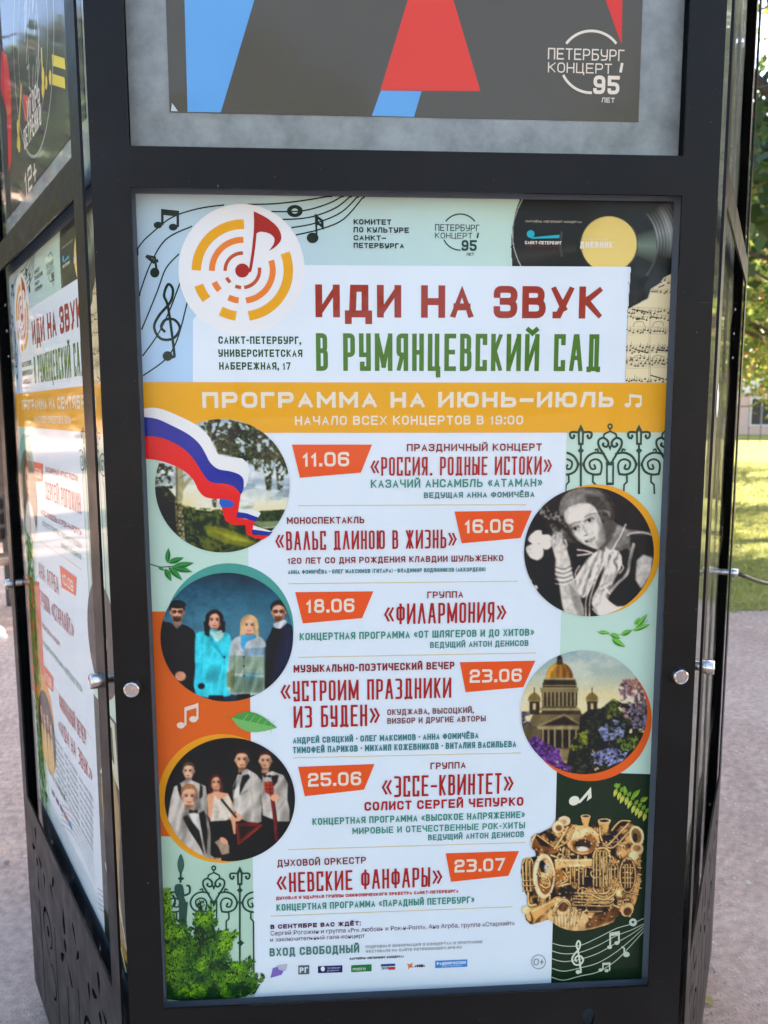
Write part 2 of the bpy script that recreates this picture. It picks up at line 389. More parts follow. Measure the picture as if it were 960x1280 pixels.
    def glyph(s,ch,x,bot,W,h,wt,col,layer,st):
        stl=STY[st]; wt0=wt; hw=min(wt/2,W*0.3); wt=hw*2 if st!='cond' else min(wt,W*0.42); hw=wt/2
        if ch in '.,:·':
            d=min(wt0,h*.2)*.62; xc=x+W/2
            for zc in {'.':(0,),',':(0,),':':(0,.6),'·':(.42,)}[ch]:
                z0=bot+zc*h; s.raw([(xc-d,z0),(xc+d,z0),(xc+d,z0+2*d),(xc-d,z0+2*d)],[(0,1,2,3)],col,layer)
                if ch==',': s.raw([(xc-d*.2,z0),(xc-d,z0-1.5*d),(xc,z0-1.5*d),(xc+d,z0)],[(0,1,2,3)],col,layer)
            return
        if ch in '«»': wt=min(wt,W*.26); hw=wt/2
        for stroke in glyph_strokes(ch,st):
            closed=stroke[0]=='c'; pts=stroke[1]; Q=[]
            for (X,Y,r) in pts:
                Q.append((Vector((x+hw+X*(W-2*hw),bot+hw+Y*(h-2*hw))),r))
            rad=min(stl['rad']*h,(W-2*hw)*0.48)
            rr=[];n_=len(Q)
            for i,(p,r) in enumerate(Q):
                if not r or (not closed and i in(0,n_-1)): rr.append(p);continue
                a=Q[i-1][0];c=Q[(i+1)%n_][0]; la=(a-p).length;lc=(c-p).length; q=min(rad,la*0.5 if Q[i-1][1] else la*.9,lc*0.5 if Q[(i+1)%n_][1] else lc*.9)
                p1=p+(a-p).normalized()*q;p2=p+(c-p).normalized()*q
                for t in (0,0.25,0.5,0.75,1) if h>0.012 else (0,.5,1): rr.append(p1*(1-t)**2+p*2*t*(1-t)+p2*t*t)
            ys=[p[0].y for p in Q]
            cl=(bot if min(p[1] for p in pts)>=0 else -9, bot+h if max(p[1] for p in pts)<=1 else 9)
            s.stroke2(rr,wt,col,layer,closed,cap=hw,clampz=cl,clampx=(x,x+W))
    def done(s,name=None):
        o=s.b.build(s.n,M['print'],s.p,color=True)
        if s.l:o['label']=s.l
        if s.n in ('printed_music_staff','organiser_lettering','address_lettering','divider_rule','bush_print','shrub_print','event_lettering'): o['kind']='stuff'
        return o
def words(root,f,name,t,x0,x1,yt,yb,col,layer,st,wt=None,label=None):
    """a headline whose words are parts of their own"""
    gap,sp=STY[st]['gap'],STY[st]['sp']; X=[];x=0
    for w_ in t.split(' '):
        W=sum(gw(c,st)+gap for c in w_)-gap; X.append((x,x+W,w_)); x+=W+gap+sp
    tot=X[-1][1]; ym=(yt+yb)/2
    A_=f(x0,ym)[0];B_=f(x1,ym)[0]; top=f((x0+x1)/2,yt)[1];bot=f((x0+x1)/2,yb)[1]; U=(B_-A_)/tot
    for a,b_,w_ in X:
        s=Sheet(name,root,f,label); s.text2(w_,A_+a*U,A_+b_*U,bot,top,col,layer,st,wt); s.done()
def smooth(pts,n=6,closed=False):
    out=[];N=len(pts)
    rngi=range(N if closed else N-1)
    for i in rngi:
        if closed: p0,p1,p2,p3=pts[i-1],pts[i],pts[(i+1)%N],pts[(i+2)%N]
        else: p0,p1,p2,p3=pts[max(i-1,0)],pts[i],pts[i+1],pts[min(i+2,N-1)]
        for k in range(n):
            t=k/n
            out.append(tuple(0.5*((2*b)+(-a+c)*t+(2*a-5*b+4*c-d)*t*t+(-a+3*b-3*c+d)*t**3) for a,b,c,d in zip(p0,p1,p2,p3)))
    if not closed: out.append(tuple(pts[-1]))
    return out
STY={'wide':dict(wt=0.17,rad=0.26,gap=0.24,sp=0.62),'bold':dict(wt=0.22,rad=0.26,gap=0.22,sp=0.62),
     'cond':dict(wt=0.106,rad=0.10,gap=0.34,sp=0.95),'title':dict(wt=0.20,rad=0.22,gap=0.20,sp=0.62),'thin':dict(wt=0.12,rad=0.42,gap=0.22,sp=0.6)}
GW={'Ж':1.4,'М':1.2,'Ш':1.35,'Щ':1.42,'Ю':1.4,'Ы':1.3,'Ф':1.25,'Д':1.12,'Ц':1.08,'.':0.24,',':0.24,':':0.24,'-':0.55,'–':0.9,'·':0.3,'!':.24,'1':0.55,'(':0.35,')':0.35,'«':0.85,'»':0.85,'Г':0.85,'Т':0.95,'+':.8,'/':.5,'M':1.2,'I':.24,'W':1.35,'a':.8,'c':.7,'e':.8,'i':.2,'р':.8}
def gw(ch,st): return (1.5 if ch in '«»' and st=='cond' else 1.25 if ch in 'ИЙ' and st=='cond' else 1.5 if ch=='М' and st=='cond' else 1.2 if ch in 'ЛАД' and st=='cond' else .5 if ch=='.' and st=='cond' else GW.get(ch,1.0))
GL={
'А':"0,0 .5,1 1,0|.2,.3 .8,.3",'Б':".95,1 0,1 0,0 1,0r 1,.56r 0,.56",'В':"0,.54 0,1 .92,1r .92,.54r 0,.54|0,.54 1,.54r 1,0r 0,0 0,.54",
'Г':"0,0 0,1 1,1",'Д':"0,-.22 0,0 1,0 1,-.22|.16,0 .16,.9 .2,1 .84,1 .84,0",'Е':"1,1 0,1 0,0 1,0|0,.51 .85,.51",
'Ж':"0,1 .45,.5 0,0|1,1 .55,.5 1,0|.5,0 .5,1",'З':"0,.8 0,1r 1,1r 1,.53r .35,.53|.35,.53 1,.53r 1,0r 0,0r 0,.2",
'И':"0,0 0,1|1,0 1,1|0,0 1,1",'Й':"0,0 0,1|1,0 1,1|0,0 1,1|.25,1.28 .5,1.16 .75,1.28",'К':"0,0 0,1|1,1 .08,.48|.25,.56 1,0",'Л':"0,0 .25,1 1,1 1,0",
'М':"0,0 0,1|1,0 1,1|0,1 .5,.3|.5,.3 1,1",'Н':"0,0 0,1|1,0 1,1|0,.5 1,.5",'О':"c0,0r 0,1r 1,1r 1,0r",'П':"0,0 0,1 1,1 1,0",
'Р':"0,0 0,1 1,1r 1,.42r 0,.42",'С':"1,.76 1,1r 0,1r 0,0r 1,0r 1,.24",'Т':"0,1 1,1|.5,0 .5,1",'У':"0,1 0,.38r 1,.38|1,1 1,0r .1,0",
'Ф':".5,0 .5,1|c0,.2r 0,.84r 1,.84r 1,.2r",'Х':"0,0 1,1|0,1 1,0",'Ц':"0,1 0,0 1,0 1,-.2|.86,0 .86,1",'Ч':"0,1 0,.42r 1,.42|1,1 1,0",
'Ш':"0,1 0,0 1,0 1,1|.5,0 .5,1",'Щ':"0,1 0,0 1,0 1,-.2|.45,0 .45,1|.9,0 .9,1",'Ы':"0,1 0,0 .62,0r .62,.56r 0,.56|1,0 1,1",'Ь':"0,1 0,0 1,0r 1,.56r 0,.56",
'Э':"0,1 1,1r 1,0r 0,0|.35,.5 1,.5",'Ю':"0,0 0,1|0,.5 .36,.5|c.36,0r .36,1r 1,1r 1,0r",'Я':"1,0 1,1 0,1r 0,.42r 1,.42|.5,.42 0,0",'Ё':"1,1 0,1 0,0 1,0|0,.51 .85,.51|.28,1.2 .3,1.3|.7,1.2 .72,1.3",
'0':"c0,0r 0,1r 1,1r 1,0r",'1':"0,.72 .75,1 .75,0",'2':"0,.78 0,1r 1,1r 1,.5r 0,.5r 0,0 1,0",'3':"0,1 1,1r 1,.53r .3,.53|.3,.53 1,.53r 1,0r 0,0",
'5':"1,1 0,1 0,.56 1,.56r 1,0r 0,0r 0,.15",'6':"1,.86 1,1r 0,1r 0,0r 1,0r 1,.56r 0,.56",'7':"0,1 1,1 .35,0",'8':"c0,0r 0,.53r 1,.53r 1,0r|c.07,.53r .07,1r .93,1r .93,.53r",'9':"0,.14 0,0r 1,0r 1,1r 0,1r 0,.44r 1,.44",
'4':"1,.25 0,.25 .7,1 .7,0",'.':".5,0 .5,.06",',':".6,.06 .3,-.14",':':".5,0 .5,.06|.5,.62 .5,.68",'-':"0,.46 1,.46",'–':"0,.46 1,.46",'·':".5,.46 .5,.5",'+':"0,.46 1,.46|.5,.1 .5,.8",
'(':"1,1.05 .2,.8 .2,.2 1,-.05",')':"0,1.05 .8,.8 .8,.2 0,-.05",'«':".42,.80 0,.48|0,.48 .42,.16|1,.80 .58,.48|.58,.48 1,.16",'»':"0,.80 .42,.48|.42,.48 0,.16|.58,.80 1,.48|1,.48 .58,.16",'/':"0,0 1,1",
'P':"0,0 0,1 1,1r 1,.42r 0,.42",'E':"1,1 0,1 0,0 1,0|0,.51 .85,.51",'T':"0,1 1,1|.5,0 .5,1",'R':"0,0 0,1 1,1r 1,.42r 0,.42|.5,.42 1,0",'O':"c0,0r 0,1r 1,1r 1,0r",'C':"1,.76 1,1r 0,1r 0,0r 1,0r 1,.24",'N':"0,0 0,1 1,0 1,1",'S':"1,.8 1,1r 0,1r 0,.5r 1,.5r 1,0r 0,0r 0,.2",'B':"0,.54 0,1 .92,1r .92,.54r 0,.54|0,.54 1,.54r 1,0r 0,0 0,.54",'U':"0,1 0,0r 1,0r 1,1",
}
GLC={'У':"0,1 0,.42 1,.42|1,1 1,0 .12,0 .12,.14",'Д':"0,-.03 0,0 1,0 1,-.03|.22,0 .22,1 .82,1 .82,0",'Л':"0,0 .45,1 .55,1 1,0",'М':"0,0 0,1|1,0 1,1|0,1 .5,.1|.5,.1 1,1",'А':"0,0 .42,1 .58,1 1,0|.2,.34 .8,.34",'С':"1,.8 1,1 0,1 0,0 1,0 1,.2",'К':"0,0 0,1|1,1 .05,.45|.2,.55 1,0",'З':"0,1 1,1r 1,.53r .4,.53|.4,.53 1,.53r 1,0r 0,0",'Й':"0,0 0,1|1,0 1,1|0,0 1,1|.1,1.2 .5,1.1|.5,1.1 .9,1.2"}
GLT={'У':"0,1 .56,.28|1,1 .28,0 .12,0",'Д':"0,-.26 0,0 1,0 1,-.26|.2,0 .26,1 .82,1 .82,0"}
_gc={}
def glyph_strokes(ch,st):
    key=(ch,st)
    if key in _gc:return _gc[key]
    src=(GLC.get(ch) if st=='cond' else GLT.get(ch) if st=='title' else None) or GL.get(ch) or GL.get(ch.upper()) or GL['О']
    out=[]
    for part in src.split('|'):
        c='o'
        if part[0]=='c': c='c';part=part[1:]
        pts=[]
        for t in part.split():
            r=t.endswith('r'); t=t.rstrip('r'); X,Y=t.split(','); pts.append((float(X),float(Y),r))
        out.append((c,pts))
    _gc[key]=out; return out
def small_text(parent,f,t,x0,x1,yt,yb,col,layer=4):   # mixed-case small print with the built-in typeface
    cu=bpy.data.curves.new('t','FONT'); cu.body=t; cu.resolution_u=2; o=bpy.data.objects.new('t',cu); COL.objects.link(o)
    me=bpy.data.meshes.new_from_object(o.evaluated_get(bpy.context.evaluated_depsgraph_get())); bpy.data.objects.remove(o); bpy.data.curves.remove(cu)
    xs=[v.co.x for v in me.vertices]; 
    xm=(x0+x1)/2; top=f(xm,yt)[1];bot=f(xm,yb)[1];a=f(x0,(yt+yb)/2)[0];b=f(x1,(yt+yb)/2)[0]
    k=(b-a)/(max(xs)-min(xs)); kz=(top-bot)/0.73; x_=min(xs)
    V=[(a+(v.co.x-x_)*k,-layer*LAY,bot+v.co.y*kz) for v in me.vertices]; F=[tuple(p.vertices) for p in me.polygons]
    bpy.data.meshes.remove(me)
    o=mk('small_print',V,F,M['print'],parent,[tuple(ink(col))]*len(V)); return o
def Z(ox,oy,s): return lambda p:(ox+p[0]/s,oy+p[1]/s)

# ------------------------------------------------------------------ picture painter (for the photographs printed on the posters)
def vnoise(X,Y,sc,seed):
    r=np.random.default_rng(seed); G=r.random((64,64)); x=X/sc;y=Y/sc; xi=np.floor(x).astype(int);yi=np.floor(y).astype(int); fx=x-xi;fy=y-yi
    fx=fx*fx*(3-2*fx);fy=fy*fy*(3-2*fy)
    g=lambda a,b:G[a%64,b%64]
    return (g(xi,yi)*(1-fx)+g(xi+1,yi)*fx)*(1-fy)+(g(xi,yi+1)*(1-fx)+g(xi+1,yi+1)*fx)*fy
def fbm(X,Y,sc,seed,o=4): 
    return sum(vnoise(X,Y,sc/2**i,seed+i)/2**i for i in range(o))/sum(1/2**i for i in range(o))
class Cv:
    def __init__(s,x0,y0,x1,y1,step=2.5):
        s.x0,s.y0,s.st=x0,y0,step; xs=np.arange(x0,x1,step);ys=np.arange(y0,y1,step); s.X,s.Y=np.meshgrid(xs,ys); s.I=np.zeros(s.X.shape+(3,)); s.m=np.zeros(s.X.shape); s.A=np.zeros(s.X.shape)
    def mark(s): s.bg=s.I.copy()
    def put(s,m,c,a=1.0):
        m=np.clip(m*a,0,1)[...,None]; c=np.asarray(c,float); s.I=s.I*(1-m)+c*m; s.A=np.maximum(s.A,m[...,0])
    def grad(s,stops):
        ys=[t[0] for t in stops]; c=np.stack([np.interp(s.Y,ys,[t[1][k] for t in stops]) for k in range(3)],-1); s.I=c; s.A[:]=1
    def mask(s,pts,soft=0):
        m=np.zeros(s.X.shape,bool); P_=pts; X,Y=s.X,s.Y
        for i in range(len(P_)):
            x1,y1=P_[i-1];x2,y2=P_[i]
            if y1==y2: continue
            m^=((Y<y1)!=(Y<y2))&(X<(x2-x1)*(Y-y1)/(y2-y1)+x1)
        m=m.astype(float)
        return s.blur(m,soft) if soft else s.blur(m,1)
    def blur(s,m,n):
        for _ in range(int(n)):
            m=(m+np.roll(m,1,0)+np.roll(m,-1,0))/3; m=(m+np.roll(m,1,1)+np.roll(m,-1,1))/3
        return m
    def P(s,c,pts,soft=0,a=1,sm=0,nz=None):
        if sm: pts=smooth(pts,sm,True)
        m=s.mask(pts,soft)
        if nz: m=m*(fbm(s.X,s.Y,nz[0],nz[1])>nz[2])
        s.put(m,c,a)
    def E(s,c,cx,cy,rx,ry,soft=0.12,a=1,rot=0):
        dx=s.X-cx;dy=s.Y-cy; C_,S_=math.cos(R(rot)),math.sin(R(rot)); d=np.sqrt(((dx*C_+dy*S_)/rx)**2+((-dx*S_+dy*C_)/ry)**2)
        s.put(np.clip((1+soft/2-d)/max(soft,1e-3),0,1),c,a)
    def L(s,c,pts,w_,a=1,sm=0,soft=2.0):
        if sm: pts=smooth(pts,sm)
        D=np.full(s.X.shape,1e9)
        for (x1,y1),(x2,y2) in zip(pts[:-1],pts[1:]):
            dx,dy=x2-x1,y2-y1;q=dx*dx+dy*dy or 1; t=np.clip(((s.X-x1)*dx+(s.Y-y1)*dy)/q,0,1); D=np.minimum(D,(s.X-x1-t*dx)**2+(s.Y-y1-t*dy)**2)
        s.put(np.clip((w_/2+soft/2-np.sqrt(D))/soft,0,1),c,a)
    def tex(s,amt,sc,seed,m=None):
        n_=1+amt*(fbm(s.X,s.Y,sc,seed)-0.5)*2
        s.I*= (n_ if m is None else 1+(n_-1)*m)[...,None]
    def leafy(s,m,c0,c1,sc,seed,thr=0.5,n=4):
        f=fbm(s.X,s.Y,sc,seed,n); k=np.clip((f-thr)/0.08,0,1)*m; g=np.clip((fbm(s.X,s.Y,sc*0.6,seed+9)-0.3)/0.4,0,1)[...,None]
        s.I=s.I*(1-k[...,None])+(np.asarray(c0)*(1-g)+np.asarray(c1)*g)*k[...,None]; s.A=np.maximum(s.A,k)
    def sample(s,x,y):
        fx=np.clip((x-s.x0)/s.st,0,s.X.shape[1]-1.001);fy=np.clip((y-s.y0)/s.st,0,s.X.shape[0]-1.001); i=fx.astype(int);j=fy.astype(int);u=(fx-i)[...,None];v=(fy-j)[...,None]
        I=s.I; return (I[j,i]*(1-u)+I[j,i+1]*u)*(1-v)+(I[j+1,i]*(1-u)+I[j+1,i+1]*u)*v
    def person(s,hx,hy,r,skin,hair,look=0,beard=None,glasses=False,hairlong=False,blonde=False):
        sh=tuple(c*0.72 for c in skin); dk=tuple(c*0.45 for c in skin)
        if hairlong:
            s.E(hair,hx,hy+r*0.15,r*1.02,r*1.32,0.1); s.P(hair,[(hx-r*1.0,hy),(hx-r*1.12,hy+r*1.9),(hx-r*0.3,hy+r*2.0),(hx+r*0.3,hy+r*2.0),(hx+r*1.1,hy+r*1.7),(hx+r*1.0,hy)])
        else: s.E(hair,hx,hy-r*0.22,r*0.84,r*1.05,0.1)
        s.P(sh,[(hx-r*0.4,hy+r*0.6),(hx+r*0.4,hy+r*0.6),(hx+r*0.5,hy+r*1.6),(hx-r*0.5,hy+r*1.6)])
        if not hairlong: s.E(sh,hx-r*0.78,hy+r*0.08,r*0.12,r*0.24);s.E(sh,hx+r*0.78,hy+r*0.08,r*0.12,r*0.24)
        s.P(skin,[(hx-r*0.7,hy-r*0.55),(hx-r*0.35,hy-r*0.82),(hx+r*0.35,hy-r*0.82),(hx+r*0.7,hy-r*0.55),(hx+r*0.7,hy+r*0.3),(hx+r*0.42,hy+r*0.88),(hx,hy+r*1.06),(hx-r*0.42,hy+r*0.88),(hx-r*0.7,hy+r*0.3)],sm=4)
        s.E(tuple(min(255,c*1.12) for c in skin),hx+look*r*0.2,hy-r*0.42,r*0.38,r*0.22,0.8,0.6)
        s.P(sh,[(hx+r*0.35,hy-r*0.6),(hx+r*0.68,hy-r*0.4),(hx+r*0.68,hy+r*0.3),(hx+r*0.3,hy+r*0.95)],2,0.45)
        for sx in(-1,1):
            ex=hx+sx*r*0.3+look*r*0.12
            s.E(sh,ex,hy-r*0.02,r*0.2,r*0.13,0.6,0.7); s.E((225,215,208),ex,hy,r*0.14,r*0.06,0.4,0.7); s.E((24,16,14),ex,hy,r*0.10,r*0.085,0.5); s.L((40,26,22),[(ex-r*.15,hy-r*.03),(ex,hy-r*.08),(ex+r*.15,hy-r*.03)],r*.05,.9)
            s.L(tuple(c*0.8 for c in hair) if not blonde else dk,[(ex-r*0.19,hy-r*0.17),(ex,hy-r*0.23),(ex+r*0.19,hy-r*0.18)],r*0.07)
        s.L(sh,[(hx+look*r*0.18,hy),(hx+look*r*0.25+r*0.05,hy+r*0.34)],r*0.09,0.8); s.L(dk,[(hx-r*0.1+look*r*.2,hy+r*0.38),(hx+r*0.12+look*r*.2,hy+r*0.38)],r*0.05,0.8)
        # cheek, jaw and temple modelling
        s.E(dk,hx+r*.62,hy+r*.25,r*.22,r*.6,1.2,.55); s.E(dk,hx,hy+r*1.02,r*.42,r*.16,.9,.55); s.E(sh,hx-r*.52,hy+r*.3,r*.2,r*.42,1.2,.5)
        s.E(tuple(min(255,c*1.16) for c in skin),hx-r*.26,hy+r*.3,r*.2,r*.14,1.3,.6); s.E(tuple(min(255,c*1.2) for c in skin),hx+look*r*.15-r*.03,hy+r*.16,r*.07,r*.2,1,.6)
        if beard: s.P(beard,[(hx-r*0.5,hy+r*0.42),(hx-r*.3,hy+r*.5),(hx,hy+r*.44),(hx+r*.3,hy+r*.5),(hx+r*0.5,hy+r*0.42),(hx+r*0.42,hy+r*0.95),(hx,hy+r*1.12),(hx-r*0.42,hy+r*0.95)],a=0.8)
        s.L((150,60,60),[(hx-r*0.2+look*r*.15,hy+r*0.62),(hx+look*r*.15,hy+r*.66),(hx+r*0.22+look*r*.15,hy+r*0.62)],r*0.1)
        if glasses:
            for sx in(-1,1): s.L((25,20,20),[(hx+sx*r*.1,hy-r*.1),(hx+sx*r*.56,hy-r*.1),(hx+sx*r*.54,hy+r*.14),(hx+sx*r*.14,hy+r*.14),(hx+sx*r*.1,hy-r*.1)],r*.06)
            s.L((25,20,20),[(hx-r*.7,hy-r*.06),(hx+r*.7,hy-r*.06)],r*.05)
        if not hairlong: s.P(hair,[(hx-r*.8,hy-r*.1),(hx-r*.84,hy-r*.8),(hx-r*.3,hy-r*1.25),(hx+r*.4,hy-r*1.22),(hx+r*.84,hy-r*.7),(hx+r*.78,hy-r*.1),(hx+r*.66,hy-r*.45),(hx+r*.3,hy-r*.72),(hx-r*.35,hy-r*.7),(hx-r*.66,hy-r*.42)],sm=3)
        else: s.P(hair,[(hx-r*.9,hy+r*.6),(hx-r*.95,hy-r*.6),(hx,hy-r*1.2),(hx+r*.95,hy-r*.6),(hx+r*.9,hy+r*.6),(hx+r*.62,hy+r*.3),(hx+r*.55,hy-r*.4),(hx+r*.1,hy-r*.75),(hx-r*.5,hy-r*.4),(hx-r*.62,hy+r*.3)],sm=3)
def photo(cv,c=.55,grain=5,fold=.10,seed=1):
    """give a painted canvas the tone curve, cloth folds and grain of a printed photograph"""
    X,Y=cv.X,cv.Y
    r1=1-np.abs(2*fbm(X*1.5+Y*.45,Y*.6-X*.12,84,seed+60,2)-1)*2.6; r2=fbm(X,Y,15,seed+70,3)-.5
    m=np.clip(np.abs(cv.I-cv.bg).sum(-1)/60-.3,0,1) if hasattr(cv,'bg') else 1
    cv.I*=(1+(fold*(r1-.45)+fold*.25*r2)*m)[...,None]
    t=np.clip(cv.I/255,0,1); lu=t.mean(-1,keepdims=True); l2=lu*(1-c)+(lu*lu*(3-2*lu))*c; cv.I=np.clip(t*(l2/np.maximum(lu,1e-3))*255,0,255)
    for k_ in range(3): cv.I[...,k_]=cv.blur(cv.I[...,k_],1)
    cv.I=np.clip(cv.I+np.random.default_rng(seed).normal(0,grain,cv.X.shape)[...,None],0,255)
def disc_picture(parent,f,cv,tf,cx,cy,rx,ry,layer,label,n=150):
    """round printed picture; cx.. in picture units, tf maps them to the measuring frame"""
    u=np.linspace(-1,1,n); A,B=np.meshgrid(u,u); x=A*np.sqrt(1-B*B/2); y=B*np.sqrt(1-A*A/2)
    PX=cx+rx*x;PY=cy+ry*y; Cc=cv.sample(PX,PY).reshape(-1,3)
    V=[]
    for px_,py_ in zip(PX.ravel(),PY.ravel()):
        q=f(*tf((px_,py_))); V.append((min(max(q[0],-PW/2),PW/2),-layer*LAY,q[1]))
    F=[(j*n+i,(j+1)*n+i,(j+1)*n+i+1,j*n+i+1) for j in range(n-1) for i in range(n-1)]
    o=mk('round_picture',V,F,M['print'],parent,ink(Cc)); o['label']=label; return o
def mask_picture(parent,f,cv,tf,layer,name,label,st=None,thr=0.4,clip=True):
    st=st or cv.st; H,W_=cv.A.shape; k=max(1,int(round(st/cv.st))); J,I_=np.meshgrid(np.arange(0,H,k),np.arange(0,W_,k),indexing='ij')
    keep=cv.A[J,I_]>thr; idx=-np.ones(J.shape,int); F=[]; 
    cell=keep[:-1,:-1]&keep[1:,:-1]&keep[:-1,1:]&keep[1:,1:]
    used=np.zeros(J.shape,bool); used[:-1,:-1]|=cell;used[1:,:-1]|=cell;used[:-1,1:]|=cell;used[1:,1:]|=cell
    V=[];Cc=[];c=0
    for j,i in zip(*np.nonzero(used)):
        idx[j,i]=c;c+=1; x=cv.X[J[j,i],I_[j,i]];y=cv.Y[J[j,i],I_[j,i]]; q=f(*tf((x,y))); V.append((min(max(q[0],-PW/2),PW/2),-layer*LAY,min(max(q[1],0),PHT))); Cc.append(cv.I[J[j,i],I_[j,i]])
    F=[(idx[j,i],idx[j+1,i],idx[j+1,i+1],idx[j,i+1]) for j,i in zip(*np.nonzero(cell))]
    o=mk(name,V,F,M['print'],parent,ink(np.array(Cc))); o['label']=label; return o
# ------------------------------------------------------------------ the posters
def poster_root(name,k,z0,x0=0.0,**kw):
    Mw=face_matrix(k)@Matrix.Translation((x0,DEP-0.0012,z0))
    o=empty(name,**kw); o.matrix_world=Mw; o.parent=None
    return o,rectify(Mw)
F0,FL=face_matrix(0),face_matrix(-1)
WH_=(205,222,244); CREAM=(244,240,230); DGREEN=(22,52,42); RED=(146,56,34); TEAL=(62,138,126); MAR=(132,44,44); DEEP=(158,32,34); ORG=(214,86,34); GOLD=(224,168,30); MINT=(178,211,208)
def paper(root,col=WH_):
    b=MB(); b.add([(x,y,z) for x in(-PW/2,PW/2) for y in(0,0.0006) for z in(0,PHT)],[(0,1,3,2),(4,6,7,5),(0,4,5,1),(2,3,7,6),(0,2,6,4),(1,5,7,3)],ink(col))
    return b.build('paper',M['print'],root,color=True)
ZA=Z(160,230,2.743); ZB=Z(500,230,2.667); ZC=Z(170,470,2.743); ZD=Z(500,470,2.667); ZE=Z(170,700,2.743); ZF=Z(500,700,2.667); ZG=Z(170,930,2.743); ZH=Z(500,930,2.667); ZI=Z(700,530,6.857); ZJ=Z(195,1050,6.243); ZK=Z(640,970,4.742)

def note_pair(s,tf,a,b,hr,col,layer,w=None,bt=12):
    """two heads a,b with stems up to a beam; a=(headx,heady,stemx,topy)"""
    for h in(a,b):
        s.ell(h[0],h[1],hr,hr*.78,col,layer,tf=tf,n=16); s.stroke([(h[2],h[1]),(h[2],h[3])],(w or 3),col,layer,tf=tf)
    s.poly([(a[2]-2,a[3]),(b[2]+3,b[3]),(b[2]+3,b[3]+bt),(a[2]-2,a[3]+bt)],col,layer,tf=tf)
def treble(s,tf,cx,cy,k,w,col,layer):
    P=[(-2,152),(16,148),(18,128),(-2,-20),(-16,-62),(-2,-100),(14,-82),(6,-40),(-34,8),(-50,48),(-28,86),(14,86),(38,52),(20,22),(-12,22),(-26,46),(-12,64)]
    s.stroke([(cx+x*k,cy+y*k) for x,y in P],w,col,layer,tf=tf,sm=5)
    s.ell(cx-4*k,cy+146*k,17*k,17*k,col,layer,tf=tf,n=18)
def logo_anniv(s,x0,y0,k,col,layer,bold=1):
    """round 'Петербург-концерт 95 лет' emblem; x0,y0 = circle centre, k = px per unit (r=22.5)"""
    def P(a): return (x0+22.5*k*math.cos(R(a)),y0-22.5*k*math.sin(R(a)))
    s.stroke([P(a) for a in range(36,147,6)],1.5*k*bold,col,layer); s.stroke([P(a) for a in range(205,275,6)],1.5*k*bold,col,layer)
    s.text('ПЕТЕРБУРГ',x0-31.5*k,x0+24*k,y0-9.5*k,y0-1.2*k,col,layer,'thin'); s.text('КОНЦЕРТ',x0-31.5*k,x0+15*k,y0+.8*k,y0+8.2*k,col,layer,'thin')
    s.stroke([P(-2),P(-20)],1.9*k,col,layer)
    s.text('95',x0+1.5*k,x0+20.5*k,y0+10*k,y0+23.5*k,col,layer,'title',.2); s.text('ЛЕТ',x0+7.5*k,x0+17*k,y0+26*k,y0+29.6*k,col,layer,'wide')
def rings(s,ax,ay,col_y,col_o,col_r,layer):
    def arc(R0,w_,a0,a1,col):
        n_=max(2,int(abs(a1-a0)/5)+1); pts=[(ax+R0*math.cos(R(t)),ay-R0*math.sin(R(t))) for t in np.linspace(a0,a1,n_)]
        s.stroke(pts,w_,col,layer)
    arc(57.5,11.6,88,180,col_y);arc(57.5,11.6,-82,22,col_y);arc(57.5,11.6,199,219,col_y);arc(57.5,11.6,242,262,col_y)
    arc(38,7.4,88,181,col_o);arc(38,7.4,-83,19,col_o);arc(38,7.4,203,221,col_o);arc(38,7.4,243,263,col_o)
    arc(21.5,4.3,88,182,col_r);arc(21.5,4.3,-84,9,col_r);arc(21.5,4.3,205,225,col_r);arc(21.5,4.3,246,266,col_r)
